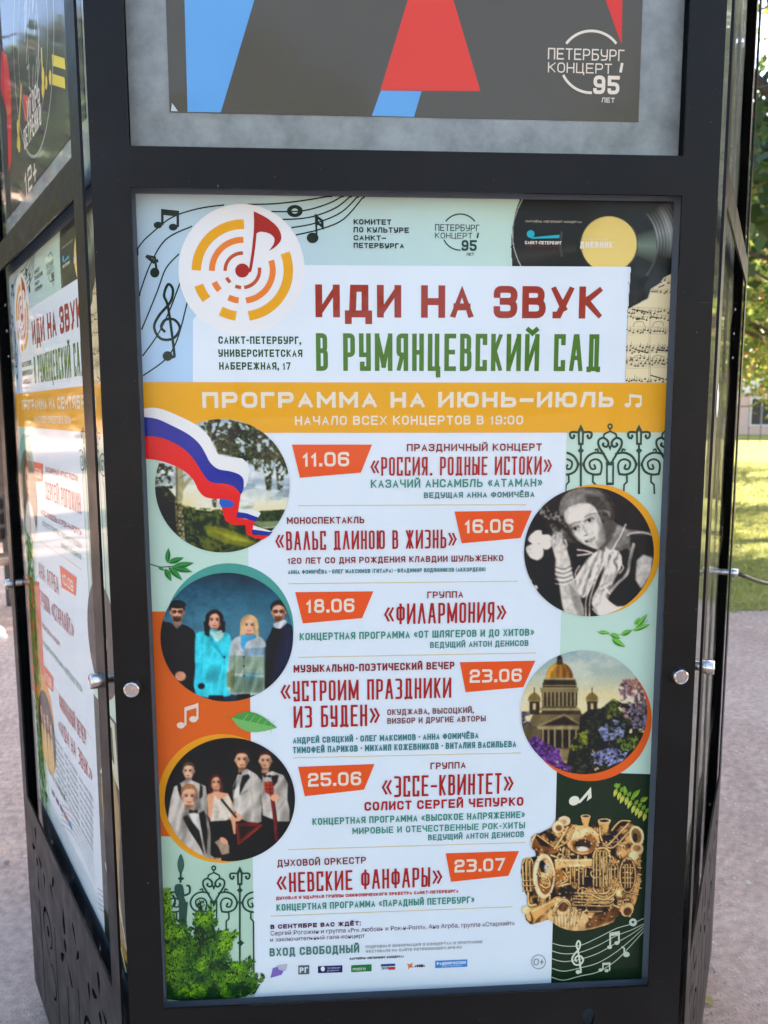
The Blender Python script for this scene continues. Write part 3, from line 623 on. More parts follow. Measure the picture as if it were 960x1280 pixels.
def fence_motif(s,tf0,cx,col,layer,wd,parts='fh',low=540,y0=0,k=1.0):
    tf=lambda p:tf0((cx+p[0]*k,y0+p[1]*k))
    if 'f' in parts:
        s.poly([(0,2),(-28,60),(-24,180),(24,180),(28,60)],col,layer,holes=[[(0,55),(-9,75),(-8,160),(8,160),(9,75)]],tf=tf)
        for m in(-1,1):
            s.stroke([(m*20,72),(m*70,68),(m*92,80),(m*88,112),(m*68,122),(m*56,104),(m*66,94)],wd,col,layer,tf=tf,sm=3)
            s.stroke([(m*12,345),(m*28,345)],wd*1.5,col,layer,tf=tf)
        s.poly([(0,198),(-28,228),(0,258),(28,228)],col,layer,holes=[[(0,218),(-9,228),(0,238),(9,228)]],tf=tf)
        s.stroke([(0,180),(0,low)],wd*.95,col,layer,tf=tf)
    if 's' in parts:
        for m in(-1,1):
            g=lambda p:tf((m*p[0],p[1]))
            s.stroke([(205,258),(150,246),(100,252),(52,285),(26,345),(50,405),(110,432),(172,428)],wd,col,layer,tf=g,sm=4)
            s.stroke([(166,432),(176,395),(178,345),(158,312),(118,302),(80,322),(76,352),(92,384),(124,380),(112,345)],wd*.9,col,layer,tf=g,sm=4)
            s.stroke([(105,430),(102,495),(128,520),(132,low)],wd*.8,col,layer,tf=g)
    if 'h' in parts:
        for m in(-1,1):
            g=lambda p:tf((m*p[0],p[1]))
            s.stroke([(8,340),(60,250),(96,190),(98,140),(60,118),(24,140),(14,172),(34,196),(62,180),(52,160)],wd,col,layer,tf=g,sm=4)
            s.stroke([(58,122),(50,86),(0,62)],wd*.8,col,layer,tf=g); s.stroke([(27,345),(26,low if low<700 else 520)],wd*.8,col,layer,tf=g)
            s.stroke([(100,250),(108,216),(132,226)],wd*.8,col,layer,tf=g,sm=3)
        s.ell(0,20,24,26,col,layer,tf=tf,n=20,hole=.42); s.stroke([(0,40),(0,66)],wd*.7,col,layer,tf=tf)
        s.poly([(-38,325),(38,325),(30,355),(-30,355)],col,layer,tf=tf); s.poly([(0,230),(-24,170),(0,185),(24,170)],col,layer,tf=tf); s.stroke([(-30,512),(30,512)],wd*1.2,col,layer,tf=tf)
def leaf_shape(s,tf,x0,y0,x1,y1,wd,c0,c1,layer,vein=True):
    dx,dy=x1-x0,y1-y0;L=math.hypot(dx,dy);nx,ny=-dy/L,dx/L
    def side(m): return [(x0+dx*t+nx*m*wd*math.sin(math.pi*t**.8),y0+dy*t+ny*m*wd*math.sin(math.pi*t**.8)) for t in np.linspace(0,1,9)]
    A=side(1);B=side(-1); mid=[(x0+dx*t,y0+dy*t) for t in np.linspace(0,1,9)]
    s.poly(A+mid[::-1][1:-1],c0,layer,tf=tf); s.poly(B+mid[::-1][1:-1],c1,layer,tf=tf)
    if vein: s.stroke([(x0,y0),(x1,y1)],.5,tuple(min(255,c*1.3) for c in c1),layer+.5,tf=tf)

# background gradient block as vertex-coloured grid (printed sky wash at the head of the poster)
def wash(parent,f,x0,y0,x1,y1,fn,layer,name='printed_wash',n=24):
    V=[];C_=[]
    for j in range(n):
        for i in range(n):
            x=x0+(x1-x0)*i/(n-1);y=y0+(y1-y0)*j/(n-1); q=f(x,y); V.append((min(max(q[0],-PW/2),PW/2),-layer*LAY,min(max(q[1],0),PHT))); C_.append(ink(fn(i/(n-1),j/(n-1))))
    return mk(name,V,[(j*n+i,(j+1)*n+i,(j+1)*n+i+1,j*n+i+1) for j in range(n-1) for i in range(n-1)],M['print'],parent,np.array(C_))
mix=lambda a,b,t:tuple(x*(1-t)+y*t for x,y in zip(a,b))

# ---- head of the poster, common to the June-July and the September bill
def poster_head(root,f):
    f0=f
    wash(root,f,160,228,650,482,lambda u,v:mix(mix((170,196,214),(164,200,244),v),MINT,min(1,max(0,u*1.3-.25))*(1-v*.3)),1)
    s=Sheet('printed_music_staff',root,f); dg_=(20,50,46)
    for p in ([(20,245),(45,205),(80,170),(150,115),(240,85),(330,72)],[(37,385),(75,280),(130,190),(220,145)],[(47,500),(100,370),(130,290),(175,240)],[(50,590),(100,520),(140,440),(180,335)],[(52,657),(130,600),(170,530),(205,400)],
              [(410,70),(500,68),(600,57),(700,40)],[(490,95),(600,92),(690,66),(740,38)],[(525,122),(620,115),(710,83),(768,38)],[(560,150),(640,135),(730,98),(792,38)],[(575,175),(660,155),(740,120),(812,38)]):
        s.stroke(p,1.7,dg_,3,tf=ZA,sm=5,clip=True)
    note_pair(s,ZA,(103,141,118,86),(155,148,171,92),15,dg_,4,3.2,20)
    s.stroke([(64,246),(92,252),(99,300)],3,dg_,4,tf=ZA); s.ell(92,304,16,17,dg_,4,tf=ZA); s.stroke([(62,246),(88,268),(104,262)],4,dg_,4,tf=ZA)
    treble(s,ZA,140,444,1.0,3.3,dg_,4)
    s.ell(572,93,27,21,dg_,4,tf=ZA,hole=.42); s.ell(633,185,20,18,dg_,4,tf=ZA); s.stroke([(647,185),(644,104)],2.4,dg_,4,tf=ZA); s.poly([(640,102),(670,124),(672,158),(655,142),(642,140)],dg_,4,tf=ZA,holes=[[(652,122),(652,132),(662,136),(660,126)]])
    s.done()
    s=Sheet('title_panel',root,f)
    s.poly([(241,478.8),(241,400),(300,331),(786,333.6),(780.2,478.8)],WH_,5); s.ell(302,337,79,82,(214,222,236),5,n=64)
    s.done()
    s=Sheet('festival_emblem',root,f); rings(s,303,338,(228,170,48),(216,126,62),(176,84,56),7)
    nr=(156,50,36); s.ell(392,297,24,24,nr,8,tf=ZA); s.poly(smooth([(414,296),(424,235),(432,150),(431,94)],3)+smooth([(440,98),(478,118),(514,150),(526,186),(510,212),(484,230)],4)+smooth([(500,206),(502,186),(484,170),(455,164),(441,170)],3)+smooth([(436,220),(424,296),(414,302)],3),nr,8,tf=ZA); s.done()
    words(root,f,'title_word','ИДИ НА ЗВУК',394.2,753,357,397.5,RED,7,'title',.215)
    words(root,f,'title_word','В РУМЯНЦЕВСКИЙ САД',395,750.5,417.2,463.8,(74,116,44),7,'cond',.125,'green condensed lettering')
    s=Sheet('address_lettering',root,f); g_=(52,84,56)
    s.text('САНКТ-ПЕТЕРБУРГ,',273,376,420.5,430,g_,7,'wide',.2);s.text('УНИВЕРСИТЕТСКАЯ',273,378,436.8,446.2,g_,7,'wide',.2);s.text('НАБЕРЕЖНАЯ, 17',274,363.5,452.8,462.2,g_,7,'wide',.2); s.done()
    s=Sheet('organiser_lettering',root,f); g_=(24,48,48)
    s.text('КОМИТЕТ',442,489,274.2,281,g_,7,'bold');s.text('ПО КУЛЬТУРЕ',442,511,284.2,291,g_,7,'bold');s.text('САНКТ–',442,482.5,294.2,300.8,g_,7,'bold');s.text('ПЕТЕРБУРГА',442,505,304,310.5,g_,7,'bold'); s.done()
    s=Sheet('anniversary_emblem',root,f); logo_anniv(s,575.3,290.2,1.0,(28,62,60),7); s.done()
    # record and sheet music
    cv=Cv(0,0,960,1050,4); T8=Z(630,240,4.364)
    cv.put(cv.mask([(88,30),(60,110),(42,200),(36,300),(44,412),(690,412),(675,640),(730,610),(785,580),(800,530),(850,500),(875,465),(925,440),(960,430),(960,20)]),(40,38,38))
    X,Y=cv.X,cv.Y; D=np.hypot(X-572,(Y-285)); A_=np.degrees(np.arctan2(285-Y,X-572)); m=cv.A.copy()
    cv.put(m*((D>150)&(D<262)),(40,41,40)); cv.tex(.1,40,3)
    sh=np.clip(1-np.abs(A_+2)/22,0,1)**.6; cv.put(m*sh*((D>160)&(D<260)),(108,128,120),.95)
    sh2=np.clip(1-np.abs(A_-12)/26,0,1)**.7; cv.put(m*sh2*(D>262),(150,164,168),.95*(.55+.45*np.sin(D/5.5)**2))
    cv.put(m*np.exp(-((D-340)/22)**2)*sh2,(178,188,198),.8)
    for rr_ in (157,262,268): cv.put(m*np.exp(-((D-rr_)/2.2)**2)*((np.abs(A_)<40)|(np.abs(A_)>165)),(150,156,152),.4)
    cv.put(m*np.clip(1-np.abs(A_+172)/9,0,1)*((D>180)&(D<560)),(70,72,72),.5)
    cv.put(m*((np.abs(X-(46+((Y-230)/175)**2*46+ (0)))<2.6)&(Y<412)),(196,206,204),.8)
    lab=np.clip((154-D)/4,0,1)*(Y<412); 
    gold=np.array((214,196,122))[None,None]*(0.92+.16*np.clip((X-420)/300+(Y-130)/500,0,1))[...,None]; cv.I=cv.I*(1-lab[...,None])+gold*lab[...,None]
    mask_picture(root,f,cv,T8,3,'record_picture','black gramophone record with a gold centre label')
    cv=Cv(640,420,930,1050,2.5); cv.put(cv.mask([(660,1045),(675,640),(730,610),(785,580),(800,530),(850,500),(875,465),(925,440),(960,430),(960,1045)]),(222,214,184)); cv.tex(.06,30,5)
    rs=np.random.default_rng(5)
    for sy in (478,540,640,672,745,765,845,862,912,932,948,1030):
        for k_ in range(5):
            yy=sy+k_*6-12; cv.L((120,112,96),[(655,yy+3),(930,yy)],1.3,.55)
    for sy in (490,548,655,690,760,850,870,918,940,1030):
        x=668
        while x<918:
            yy=sy+rs.integers(-10,10); 
            cv.E((46,42,38),x,yy,5.5,4.2); cv.L((60,54,48),[(x+4,yy),(x+4,yy-rs.integers(10,26))],1.8)
            x+=rs.integers(11,26)
    for q in [((845,520),(872,508)),((718,688),(765,694)),((800,680),(845,688)),((725,862),(780,878)),((832,862),(895,868)),((700,640),(780,655)),((800,1000),(868,1020)),((690,905),(700,918))]: cv.L((50,46,42),q,6)
    for bx in (792,905,800,900): cv.L((90,84,74),[(bx,640),(bx-3,1040)],1.6,.7)
    for cx_ in (845,740): 
        cv.L((50,46,42),[(cx_-35,735),(cx_-25,712),(cx_+15,708),(cx_+25,730)],2,sm=4); cv.L((50,46,42),[(cx_-35,905),(cx_-10,890),(cx_+25,900)],2,sm=4)
    mask_picture(root,f,cv,T8,3.4,'sheet_music_picture','torn page of printed sheet music')
    s=Sheet('partner_logo',root,f,'small white and blue partner lettering on the record')
    s.text('ПАРТНЁРЫ «ПЕТЕРБУРГ-КОНЦЕРТА»',657,727,276,278.6,(170,170,166),6,'wide'); s.ell(145,230,21,21,(40,168,196),6,tf=T8,n=22); s.poly([(150,248),(302,234),(300,252),(150,256)],(40,168,196),6,tf=T8)
    s.text('САНКТ-ПЕТЕРБУРГ',656,702,301.5,305.6,(214,214,210),6,'bold'); s.text('ТЕЛЕКАНАЛ',656.5,701.5,307,308.8,(120,60,60),6,'wide'); s.done()
    s=Sheet('partner_logo',root,f,'white partner lettering across the gold record label'); s.text('ДНЕВНИК',725,766,302,310,(244,244,238),6,'bold',.25); s.text('ТЕАТРАЛЬНО-КОНЦЕРТНЫЙ',728,760,298.3,300.4,(226,222,200),6,'wide'); s.done()
def band(root,f,line1,x0,x1,line2,a0,a1):
    s=Sheet('colour_band',root,f); s.poly([(150,477.6),(860,478.6),(860,540.4),(150,541.2)],GOLD,6); s.done()
    words(root,f,'band_word',line1,x0,x1,490,509.6,CREAM,8,'bold',.25); s=Sheet('band_lettering',root,f); s.text(line2,a0,a1,519.6,531,CREAM,8,'wide',.19); s.done()['kind']='stuff'
    s=Sheet('note_print',root,f,'cream pair of quavers on the yellow band'); note_pair(s,ZD,(757,97,766,60),(793,98,802,64),10,CREAM,8,2.4,11); s.done()

# ================================================================ front bill: June-July programme
bill,f=poster_root('concert_poster',0,PZ0,label='large concert programme poster with orange date tags behind the middle front window',cat='poster')
paper(bill); poster_head(bill,f); band(bill,f,'ПРОГРАММА НА ИЮНЬ–ИЮЛЬ',252.8,767,'НАЧАЛО ВСЕХ КОНЦЕРТОВ В 19:00',368.7,653.7)
s=Sheet('colour_field',bill,f,'mint block at the upper left'); 
s.poly([(150,530),(307,530),(310.3,690),(311.5,764.5),(150,765)],MINT,2); s.done(); s=Sheet('colour_field',bill,f,'mint block at the lower left'); s.poly([(150,1047),(315.5,1047.5),(318.5,1262),(150,1262)],(166,200,190),2); s.done(); s=Sheet('colour_field',bill,f,'mint strip at the right')
s.poly([(709,530),(860,530),(840,966),(696,964.5),(701,780)],MINT,2); s.done()
s=Sheet('colour_field',bill,f,'orange side block'); s.poly([(150,765),(311.5,764.5),(313,900),(315.5,1048),(150,1047)],(206,98,34),2); s.done()
s=Sheet('colour_field',bill,f,'dark green side block'); s.poly([(696,964),(860,966),(830,1245),(688.4,1245)],(18,54,40),2); s.done()
# date tags
def date_tag(root,f,quad,t,x0,x1,yt,yb,layer=8):
    s=Sheet('date_tag',root,f); s.poly(quad,ORG,layer); o=s.done(); s2=Sheet('date_lettering',o,f); s2.text(t,x0,x1,yt,yb,(246,240,234),layer+2,'title',.185); s2.done()
date_tag(bill,f,[(365,555.7),(465,555.7),(451,590.6),(375,597)],'11.06',378,436.5,565,583)
date_tag(bill,f,[(568,639.4),(664.7,638),(650.5,672.4),(577,679)],'16.06',580.5,641.5,648.8,666)
date_tag(bill,f,[(369,740),(466.7,739),(452.5,772.5),(378.6,779)],'18.06',382.5,443,748.3,765.5)
date_tag(bill,f,[(574.7,827.6),(669,825.7),(654,858.7),(582,865)],'23.06',587,652,836,852.5)
date_tag(bill,f,[(372.7,958.3),(468,954.8),(455,986.7),(381,995)],'25.06',385,451.5,965,982)
date_tag(bill,f,[(557,1066.4),(648.7,1063.5),(635.3,1094.4),(563.7,1101.8)],'23.07',568,631.5,1073,1089)
def block(root,f,lines,layer=8):
    for t,x0,x1,a,b,c,st,wt in lines:
        if st=='cond': words(root,f,'event_title_word',t,x0,x1,a,b,c,layer,st,wt)
    s=Sheet('event_lettering',root,f)
    for t,x0,x1,a,b,c,st,wt in lines:
        if st!='cond': s.text(t,x0,x1,a,b,c,layer,st,wt)
    o=s.done(); o['kind']='stuff'
block(bill,f,[('ПРАЗДНИЧНЫЙ КОНЦЕРТ',508.5,677,554.5,563.7,MAR,'wide',.19),('«РОССИЯ. РОДНЫЕ ИСТОКИ»',463,690,570.8,594,DEEP,'cond',None),('КАЗАЧИЙ АНСАМБЛЬ «АТАМАН»',463.5,678,598.7,609,TEAL,'wide',.18),('ВЕДУЩАЯ АННА ФОМИЧЁВА',529.7,668,614.8,622,(76,126,126),'wide',.2)])
block(bill,f,[('МОНОСПЕКТАКЛЬ',358.7,455.5,646,654.5,MAR,'wide',.19),('«ВАЛЬС ДЛИНОЮ В ЖИЗНЬ»',344,571,663,686.5,DEEP,'cond',None),('120 ЛЕТ СО ДНЯ РОЖДЕНИЯ КЛАВДИИ ШУЛЬЖЕНКО',359.5,629,695.3,703,MAR,'wide',.19),('АННА ФОМИЧЁВА · ОЛЕГ МАКСИМОВ (ГИТАРА) · ВЛАДИМИР ВОДЯННИКОВ (АККОРДЕОН)',360,607,710.7,715.8,(70,122,134),'wide',.2)])
block(bill,f,[('ГРУППА',534,579,739,747.3,MAR,'wide',.18),('«ФИЛАРМОНИЯ»',480,633,753.3,779,DEEP,'cond',None),('КОНЦЕРТНАЯ ПРОГРАММА «ОТ ШЛЯГЕРОВ И ДО ХИТОВ»',374.5,667.5,788.3,797.3,TEAL,'wide',.185),('ВЕДУЩИЙ АНТОН ДЕНИСОВ',537.5,660.5,801,808.5,(66,132,130),'wide',.18)])
block(bill,f,[('МУЗЫКАЛЬНО-ПОЭТИЧЕСКИЙ ВЕЧЕР',367,568,829,838.3,MAR,'wide',.2),('«УСТРОИМ ПРАЗДНИКИ',350.5,564,849,874.5,DEEP,'cond',None),('ИЗ БУДЕН»',367,475,881.3,908.3,DEEP,'cond',None),('ОКУДЖАВА, ВЫСОЦКИЙ,',484,592,885,892.3,(124,76,80),'wide',.185),('ВИЗБОР И ДРУГИЕ АВТОРЫ',484,607,895.8,903,(124,76,80),'wide',.185),('АНДРЕЙ СВЯЦКИЙ · ОЛЕГ МАКСИМОВ · АННА ФОМИЧЁВА',366,598,918.3,926,(62,124,136),'wide',.19),('ТИМОФЕЙ ПАРИКОВ · МИХАИЛ КОЖЕВНИКОВ · ВИТАЛИЯ ВАСИЛЬЕВА',366,645,929.5,937.5,(62,124,136),'wide',.19)])
block(bill,f,[('ГРУППА',538,582,952.5,960.7,MAR,'wide',.18),('«ЭССЕ–КВИНТЕТ»',477,642,968,994,DEEP,'cond',None),('СОЛИСТ СЕРГЕЙ ЧЕПУРКО',455.5,654,999,1010,(160,36,40),'wide',.21),('КОНЦЕРТНАЯ ПРОГРАММА «ВЫСОКОЕ НАПРЯЖЕНИЕ»',390.5,656,1018,1026.5,TEAL,'wide',.185),('МИРОВЫЕ И ОТЕЧЕСТВЕННЫЕ РОК-ХИТЫ',440.5,656,1030.7,1038.8,TEAL,'wide',.17),('ВЕДУЩИЙ АНТОН ДЕНИСОВ',535,655,1040.8,1048,(66,132,130),'wide',.18)])
block(bill,f,[('ДУХОВОЙ ОРКЕСТР',346.6,457.5,1072.5,1081,(120,40,36),'wide',.17),('«НЕВСКИЕ ФАНФАРЫ»',345.5,553,1087,1111.5,DEEP,'cond',None),('ДУХОВАЯ И УДАРНАЯ ГРУППЫ СИМФОНИЧЕСКОГО ОРКЕСТРА САНКТ-ПЕТЕРБУРГА',345,573,1116,1120,(176,66,70),'bold',.24),('КОНЦЕРТНАЯ ПРОГРАММА «ПАРАДНЫЙ ПЕТЕРБУРГ»',345.5,593,1125,1133.3,TEAL,'wide',.185)])
block(bill,f,[('В СЕНТЯБРЕ ВАС ЖДЁТ:',338,451,1153.2,1158.6,(88,44,84),'bold',.25)])
small_text(bill,f,'Сергей Рогожин и группа «Pro любовь и Рок-н-Ролл», Ана Агрба, группа «Старлайт»',338,643,1157,1162.6,(96,60,100),8)
small_text(bill,f,'и заключительный гала-концерт',338,456,1168.9,1174.3,(96,60,100),8)
block(bill,f,[('ВХОД СВОБОДНЫЙ',337,449,1182.5,1192.7,(72,122,120),'wide',.19),('ПОДРОБНАЯ ИНФОРМАЦИЯ О КОНЦЕРТАХ И ПРОГРАММЕ',457,603,1178.3,1181.8,(150,160,172),'bold',.22),('ФЕСТИВАЛЯ НА САЙТЕ PETROCONCERT.SPB.RU',457,577,1184.6,1188,(150,160,172),'bold',.22),('ПАРТНЁРЫ «ПЕТЕРБУРГ-КОНЦЕРТА»',437,505,1195.3,1198,(60,60,70),'bold',.24)])
s=Sheet('divider_rule',bill,f); GL_=(196,186,130)
for q in [((373,632),(657.6,630.7)),((360,729.7),(647.5,726.4)),((373,821.6),(670,816)),((366,947.2),(651,941)),((360,1061.8),(656,1053)),((338,1145),(640,1133.3))]: s.stroke(q,.9,GL_,3)
s.done()
# partner logos
def logo(name,fn,label): 
    s=Sheet('partner_logo',bill,f,label); fn(s); s.done()
logo('a',lambda s:(s.poly([(338,1222),(341,1210),(352,1206),(359,1205),(352,1218)],(120,104,190),7),s.poly([(346,1206.6),(359.5,1204.5),(357,1213),(349,1212)],(170,176,204),8)),'purple arrow-shaped logo')
logo('b',lambda s:(s.poly([(373,1206.6),(386.6,1206),(386.6,1217.2),(373,1217.8)],(78,100,122),7),s.text('РГ',374.6,385,1208.6,1215.4,(240,244,250),8,'bold')),'slate square logo with two white letters')
logo('c',lambda s:(s.poly([(397.5,1207.4),(428,1206.2),(428,1215),(397.5,1216)],(30,44,104),7),s.ell(403.5,1210.6,2.6,3,(240,244,250),8),s.text('ПЕТЕРБУРГ',409,426,1208.6,1210.4,(180,190,220),8,'wide'),s.text('ДНЕВНИК',409,424,1211.8,1213.4,(180,190,220),8,'wide')),'dark blue bar logo')
logo('d',lambda s:(s.poly([(439,1206.3),(464.4,1205),(464.4,1213.6),(439,1214.8)],(24,116,70),7),),'green bar logo')
small_text(bill,f,'metro',441,457,1207.4,1212.4,(236,244,240),8)
logo('e',lambda s:(s.poly([(476,1205),(494,1204.2),(494,1206.8),(476,1207.6)],(40,56,130),7),s.text('ЭХО',477,486,1208.2,1211.4,(50,50,60),7,'bold'),s.poly([(486,1208.4),(494,1208),(494,1211.6),(486,1212)],(190,60,70),7)),'small striped blue and red logo')
logo('f',lambda s:(s.poly([(508.5,1203.5),(512,1205.5),(516,1202.5),(514.5,1206.5),(517,1209),(513,1208.6),(510,1211.6),(510.6,1207.6)],(220,110,40),7),s.text('АФИША',518,531,1205.2,1208.6,(40,34,34),7,'bold')),'orange star logo')
logo('g',lambda s:(s.poly([(544,1200.6),(584,1199),(584,1208),(544,1209.7)],(58,132,214),7),s.text('РАДИОРОССИИ',546,582,1201.6,1205,(224,236,250),8,'bold'),s.text('САНКТ-ПЕТЕРБУРГ',552,578,1206,1207.4,(200,220,246),8,'wide')),'bright blue bar logo')
s=Sheet('age_mark',bill,f); s.ell(673,1202,9.2,9.2,(140,156,168),7,hole=.88); s.text('0+',667,679.5,1197.8,1206,(110,126,140),7,'thin'); s.done()
# fences
s=Sheet('fence_print',bill,f,'dark green wrought iron fence print at the right edge'); fc=(36,72,64)
for cx in (177,675): fence_motif(s,ZI,cx,fc,9,2.8,'f',600)
fence_motif(s,ZI,177,fc,9,2.8,'s',600); fence_motif(s,ZI,675,fc,9,2.8,'s',600)
fence_motif(s,ZI,427,fc,9,2.8,'h',520); fence_motif(s,ZI,925,fc,9,2.8,'h',520)
s.b.v=[(min(max(v[0],f(707,600)[0]),PW/2),v[1],v[2]) for v in s.b.v]; s.done()
s=Sheet('fence_print',bill,f,'dark green wrought iron fence print at the lower left')
tJ=lambda p:ZJ((p[0]*.83-1,p[1]*.83+200))
fence_motif(s,tJ,545,fc,9,2.3,'h',700); fence_motif(s,tJ,790,fc,9,2.3,'f',1050); fence_motif(s,tJ,790,fc,9,2.3,'s',1000); fence_motif(s,tJ,300,fc,9,2.2,'s',460)
for cy in (390+10,): pass
s.poly([(660,775),(690,800),(660,826),(632,800)],fc,9,tf=ZJ); s.poly([(462,604),(490,632),(462,660),(434,632)],fc,9,tf=ZJ)
s.poly(smooth([(195,105),(222,185),(205,250),(182,250),(168,180)],3,True),(60,98,92),9,tf=ZJ); s.stroke([(195,245),(192,330)],2.4,fc,9,tf=ZJ); s.ell(196,298,24,12,fc,9,tf=ZJ)
s.poly(smooth([(150,350),(205,345),(222,420),(215,480),(190,480),(150,420)],3,True),(52,84,82),9,tf=ZJ); s.stroke([(222,430),(262,410),(262,360),(238,352)],2.6,fc,9,tf=ZJ,sm=4)
s.poly([(178,480),(250,480),(234,700),(184,700)],(48,80,76),9,tf=ZJ); s.stroke([(60,415),(120,420),(150,470),(120,530),(85,530)],2.6,fc,9,tf=ZJ,sm=4)
s.b.v=[(min(max(v[0],-PW/2),(f(317.8,1150))[0]),v[1],max(v[2],0)) for v in s.b.v]; s.done()
# bush print: many small leaf flakes
s=Sheet('bush_print',bill,f,'bright green bush printed over the lower left corner'); rs=random.Random(11)
outline=[(40,370),(100,380),(140,600),(230,640),(300,740),(300,560),(350,470),(410,560),(450,470),(450,600),(500,740),(580,700),(660,740),(600,800),(570,930),(620,960),(700,930),(780,930),(740,1040),(850,1070),(780,1200),(700,1225),(560,1240),(60,1245),(40,900)]
def inside(p,poly):
    c=False
    for i in range(len(poly)):
        (x1,y1),(x2,y2)=poly[i-1],poly[i]
        if (y1>p[1])!=(y2>p[1]) and p[0]<(x2-x1)*(p[1]-y1)/(y2-y1)+x1:c=not c
    return c
kk=0
s.poly(smooth([(30,420),(90,430),(130,620),(230,680),(290,780),(310,600),(350,520),(400,600),(440,600),(450,660),(500,780),(580,740),(620,760),(590,800),(550,950),(620,980),(700,960),(750,960),(720,1050),(800,1080),(750,1180),(690,1215),(560,1235),(60,1240),(30,900)],3,True),(28,58,34),11,tf=ZJ)
for pas,(cnt,ln) in enumerate([(700,34),(2300,30),(2300,22)]):
    for _ in range(cnt):
        x=rs.uniform(40,860);y=rs.uniform(360,1245)
        if not inside((x,y),outline): continue
        nz=float(vnoise(np.array([x]),np.array([y]),90,77)[0]); nz2=float(vnoise(np.array([x]),np.array([y]),30,78)[0])
        if pas==0: c=(22+nz*20,48+nz*34,28)
        else:
            k=min(1,max(0,(nz*1.1+nz2*.6)-.35+ (0.15 if y<900 else 0))); c=mix((26,62,26),(120,172,48),k*rs.uniform(.6,1.1))
            if nz<.3 and rs.random()<.6: continue
        a=R(rs.uniform(-150,-30)); L=ln*rs.uniform(.7,1.4); w_=L*.27
        dx,dy=math.cos(a),math.sin(a); pts=[(x,y),(x+dx*L*.5-dy*w_,y+dy*L*.5+dx*w_),(x+dx*L,y+dy*L),(x+dx*L*.5+dy*w_,y+dy*L*.5-dx*w_)]
        q=[s.clip(f(*ZJ(p))) for p in pts]; kk+=1
        s.b.add([(u[0],-(11+pas*1.5)*LAY-(kk%300)*0.0000003,u[1]) for u in q],[(0,1,2,3)],ink(c))
s.done()
# leaves and small notes
s=Sheet('leaf_print',bill,f,'green twig with several leaves at the left edge')
for q in [((108,640),(112,588),9),((110,640),(165,622),10),((125,655),(200,640),11),((120,652),(195,672),11),((112,655),(160,700),10),((100,660),(122,704),10),((75,652),(100,668),5)]: leaf_shape(s,ZC,*q[0],*q[1],q[2],(30,104,58),(52,130,72),9)
s.stroke([(50,645),(85,655),(130,652)],1.2,(40,70,50),8.5,tf=ZC); s.done()
s=Sheet('leaf_print',bill,f,'broad light green leaf'); leaf_shape(s,ZE,328,540,484,574,34,(112,176,110),(76,150,80),12); 
for t in (.25,.4,.55,.7,.85):
    x=328+156*t;y=540+34*t
    s.stroke([(x,y),(x+18,y-22)],.5,(150,200,140),13,tf=ZE); s.stroke([(x,y),(x+4,y+24)],.5,(120,180,116),13,tf=ZE)
s.stroke([(300,537),(330,540)],.9,(120,140,60),12,tf=ZE); s.done()
s=Sheet('leaf_print',bill,f,'pale green sprig near the right edge')
for q in [((660,240),(700,242),7),((700,245),(735,262),9),((705,262),(752,290),10),((735,250),(775,232),9),((775,235),(835,212),8),((785,225),(825,178),8),((780,215),(800,190),6)]: leaf_shape(s,ZF,*q[0],*q[1],q[2],(70,140,60),(110,176,84),9)
s.stroke([(655,238),(720,250),(780,230),(825,200)],.8,(120,160,90),9.5,tf=ZF,sm=4); s.done()
s=Sheet('leaf_print',bill,f,'yellow green hop sprig on the dark green block'); rs=random.Random(3)
for i in range(9):
    t=i/8; x=722+96*t; y=150+78*t+rs.uniform(-4,4)
    leaf_shape(s,ZH,x,y,x-10+rs.uniform(-4,4),y+28,6.5,(190,196,96),(168,186,80),9,False); leaf_shape(s,ZH,x,y,x+12,y-18,6,(96,140,50),(120,160,60),9,False)
for q in [(718,145,722,128),(745,160,748,138),(772,178,800,150),(800,190,826,176)]: leaf_shape(s,ZH,*q,8,(130,170,60),(100,150,50),10,False)
s.stroke([(715,150),(770,195),(822,235)],.9,(120,130,50),9,tf=ZH); s.b.v=[(min(v[0],PW/2),v[1],v[2]) for v in s.b.v]; s.done()
for lab,tf,a,b,hr,c,w_,bt in [('white pair of quavers on the orange block',ZE,(154,566,170,504),(197,545,211,490),14,(240,226,220),2.6,14),('pale pair of quavers on the lower staff',ZH,(698,676,700,628),(722,662,729,622),8,(186,204,190),2.2,12),('small pale pair of quavers below the staff',ZH,(668,752,676,728),(688,754,698,726),7,(186,204,190),1.8,8)]:
    s=Sheet('note_print',bill,f,lab); note_pair(s,tf,a,b,hr,c,9,w_,bt); s.done()
s=Sheet('note_print',bill,f,'large cream quaver on the dark green block'); s.ell(580,188,18,15,CREAM if 0 else (226,232,222),9,tf=ZH,a=-.5); s.poly([(590,196),(636,142),(638,178),(622,190),(628,166),(600,196)],(226,232,222),9,tf=ZH); s.done()
s=Sheet('note_print',bill,f,'small pale quaver right of the staff'); s.ell(754,700,11,9,(186,204,190),9,tf=ZH); s.stroke([(738,674),(747,680),(747,700)],2,(186,204,190),9,tf=ZH); s.done()
s=Sheet('printed_music_staff',bill,f,'pale curved staff with clef on the dark green block'); sc=(170,192,176)
for i,(y0,y1) in enumerate([(662,580),(688,598),(714,604),(746,612),(776,622)]): s.stroke([(505,y0),(545,y0+10),(600,y0+8-i*3),(660,y0-18),(720,y0-48-i*2),(770,(y0+y1)/2-22-i*2),(812,y1)],1.1,sc,8,tf=ZH,sm=5)
s.ell(776,593,13,13,(200,214,204),10,tf=ZH,hole=.4); treble(s,ZH,594,697,.42,2.2,(200,214,204),10)
s.b.v=[(min(max(v[0],-PW/2),PW/2),v[1],v[2]) for v in s.b.v]; s.done()
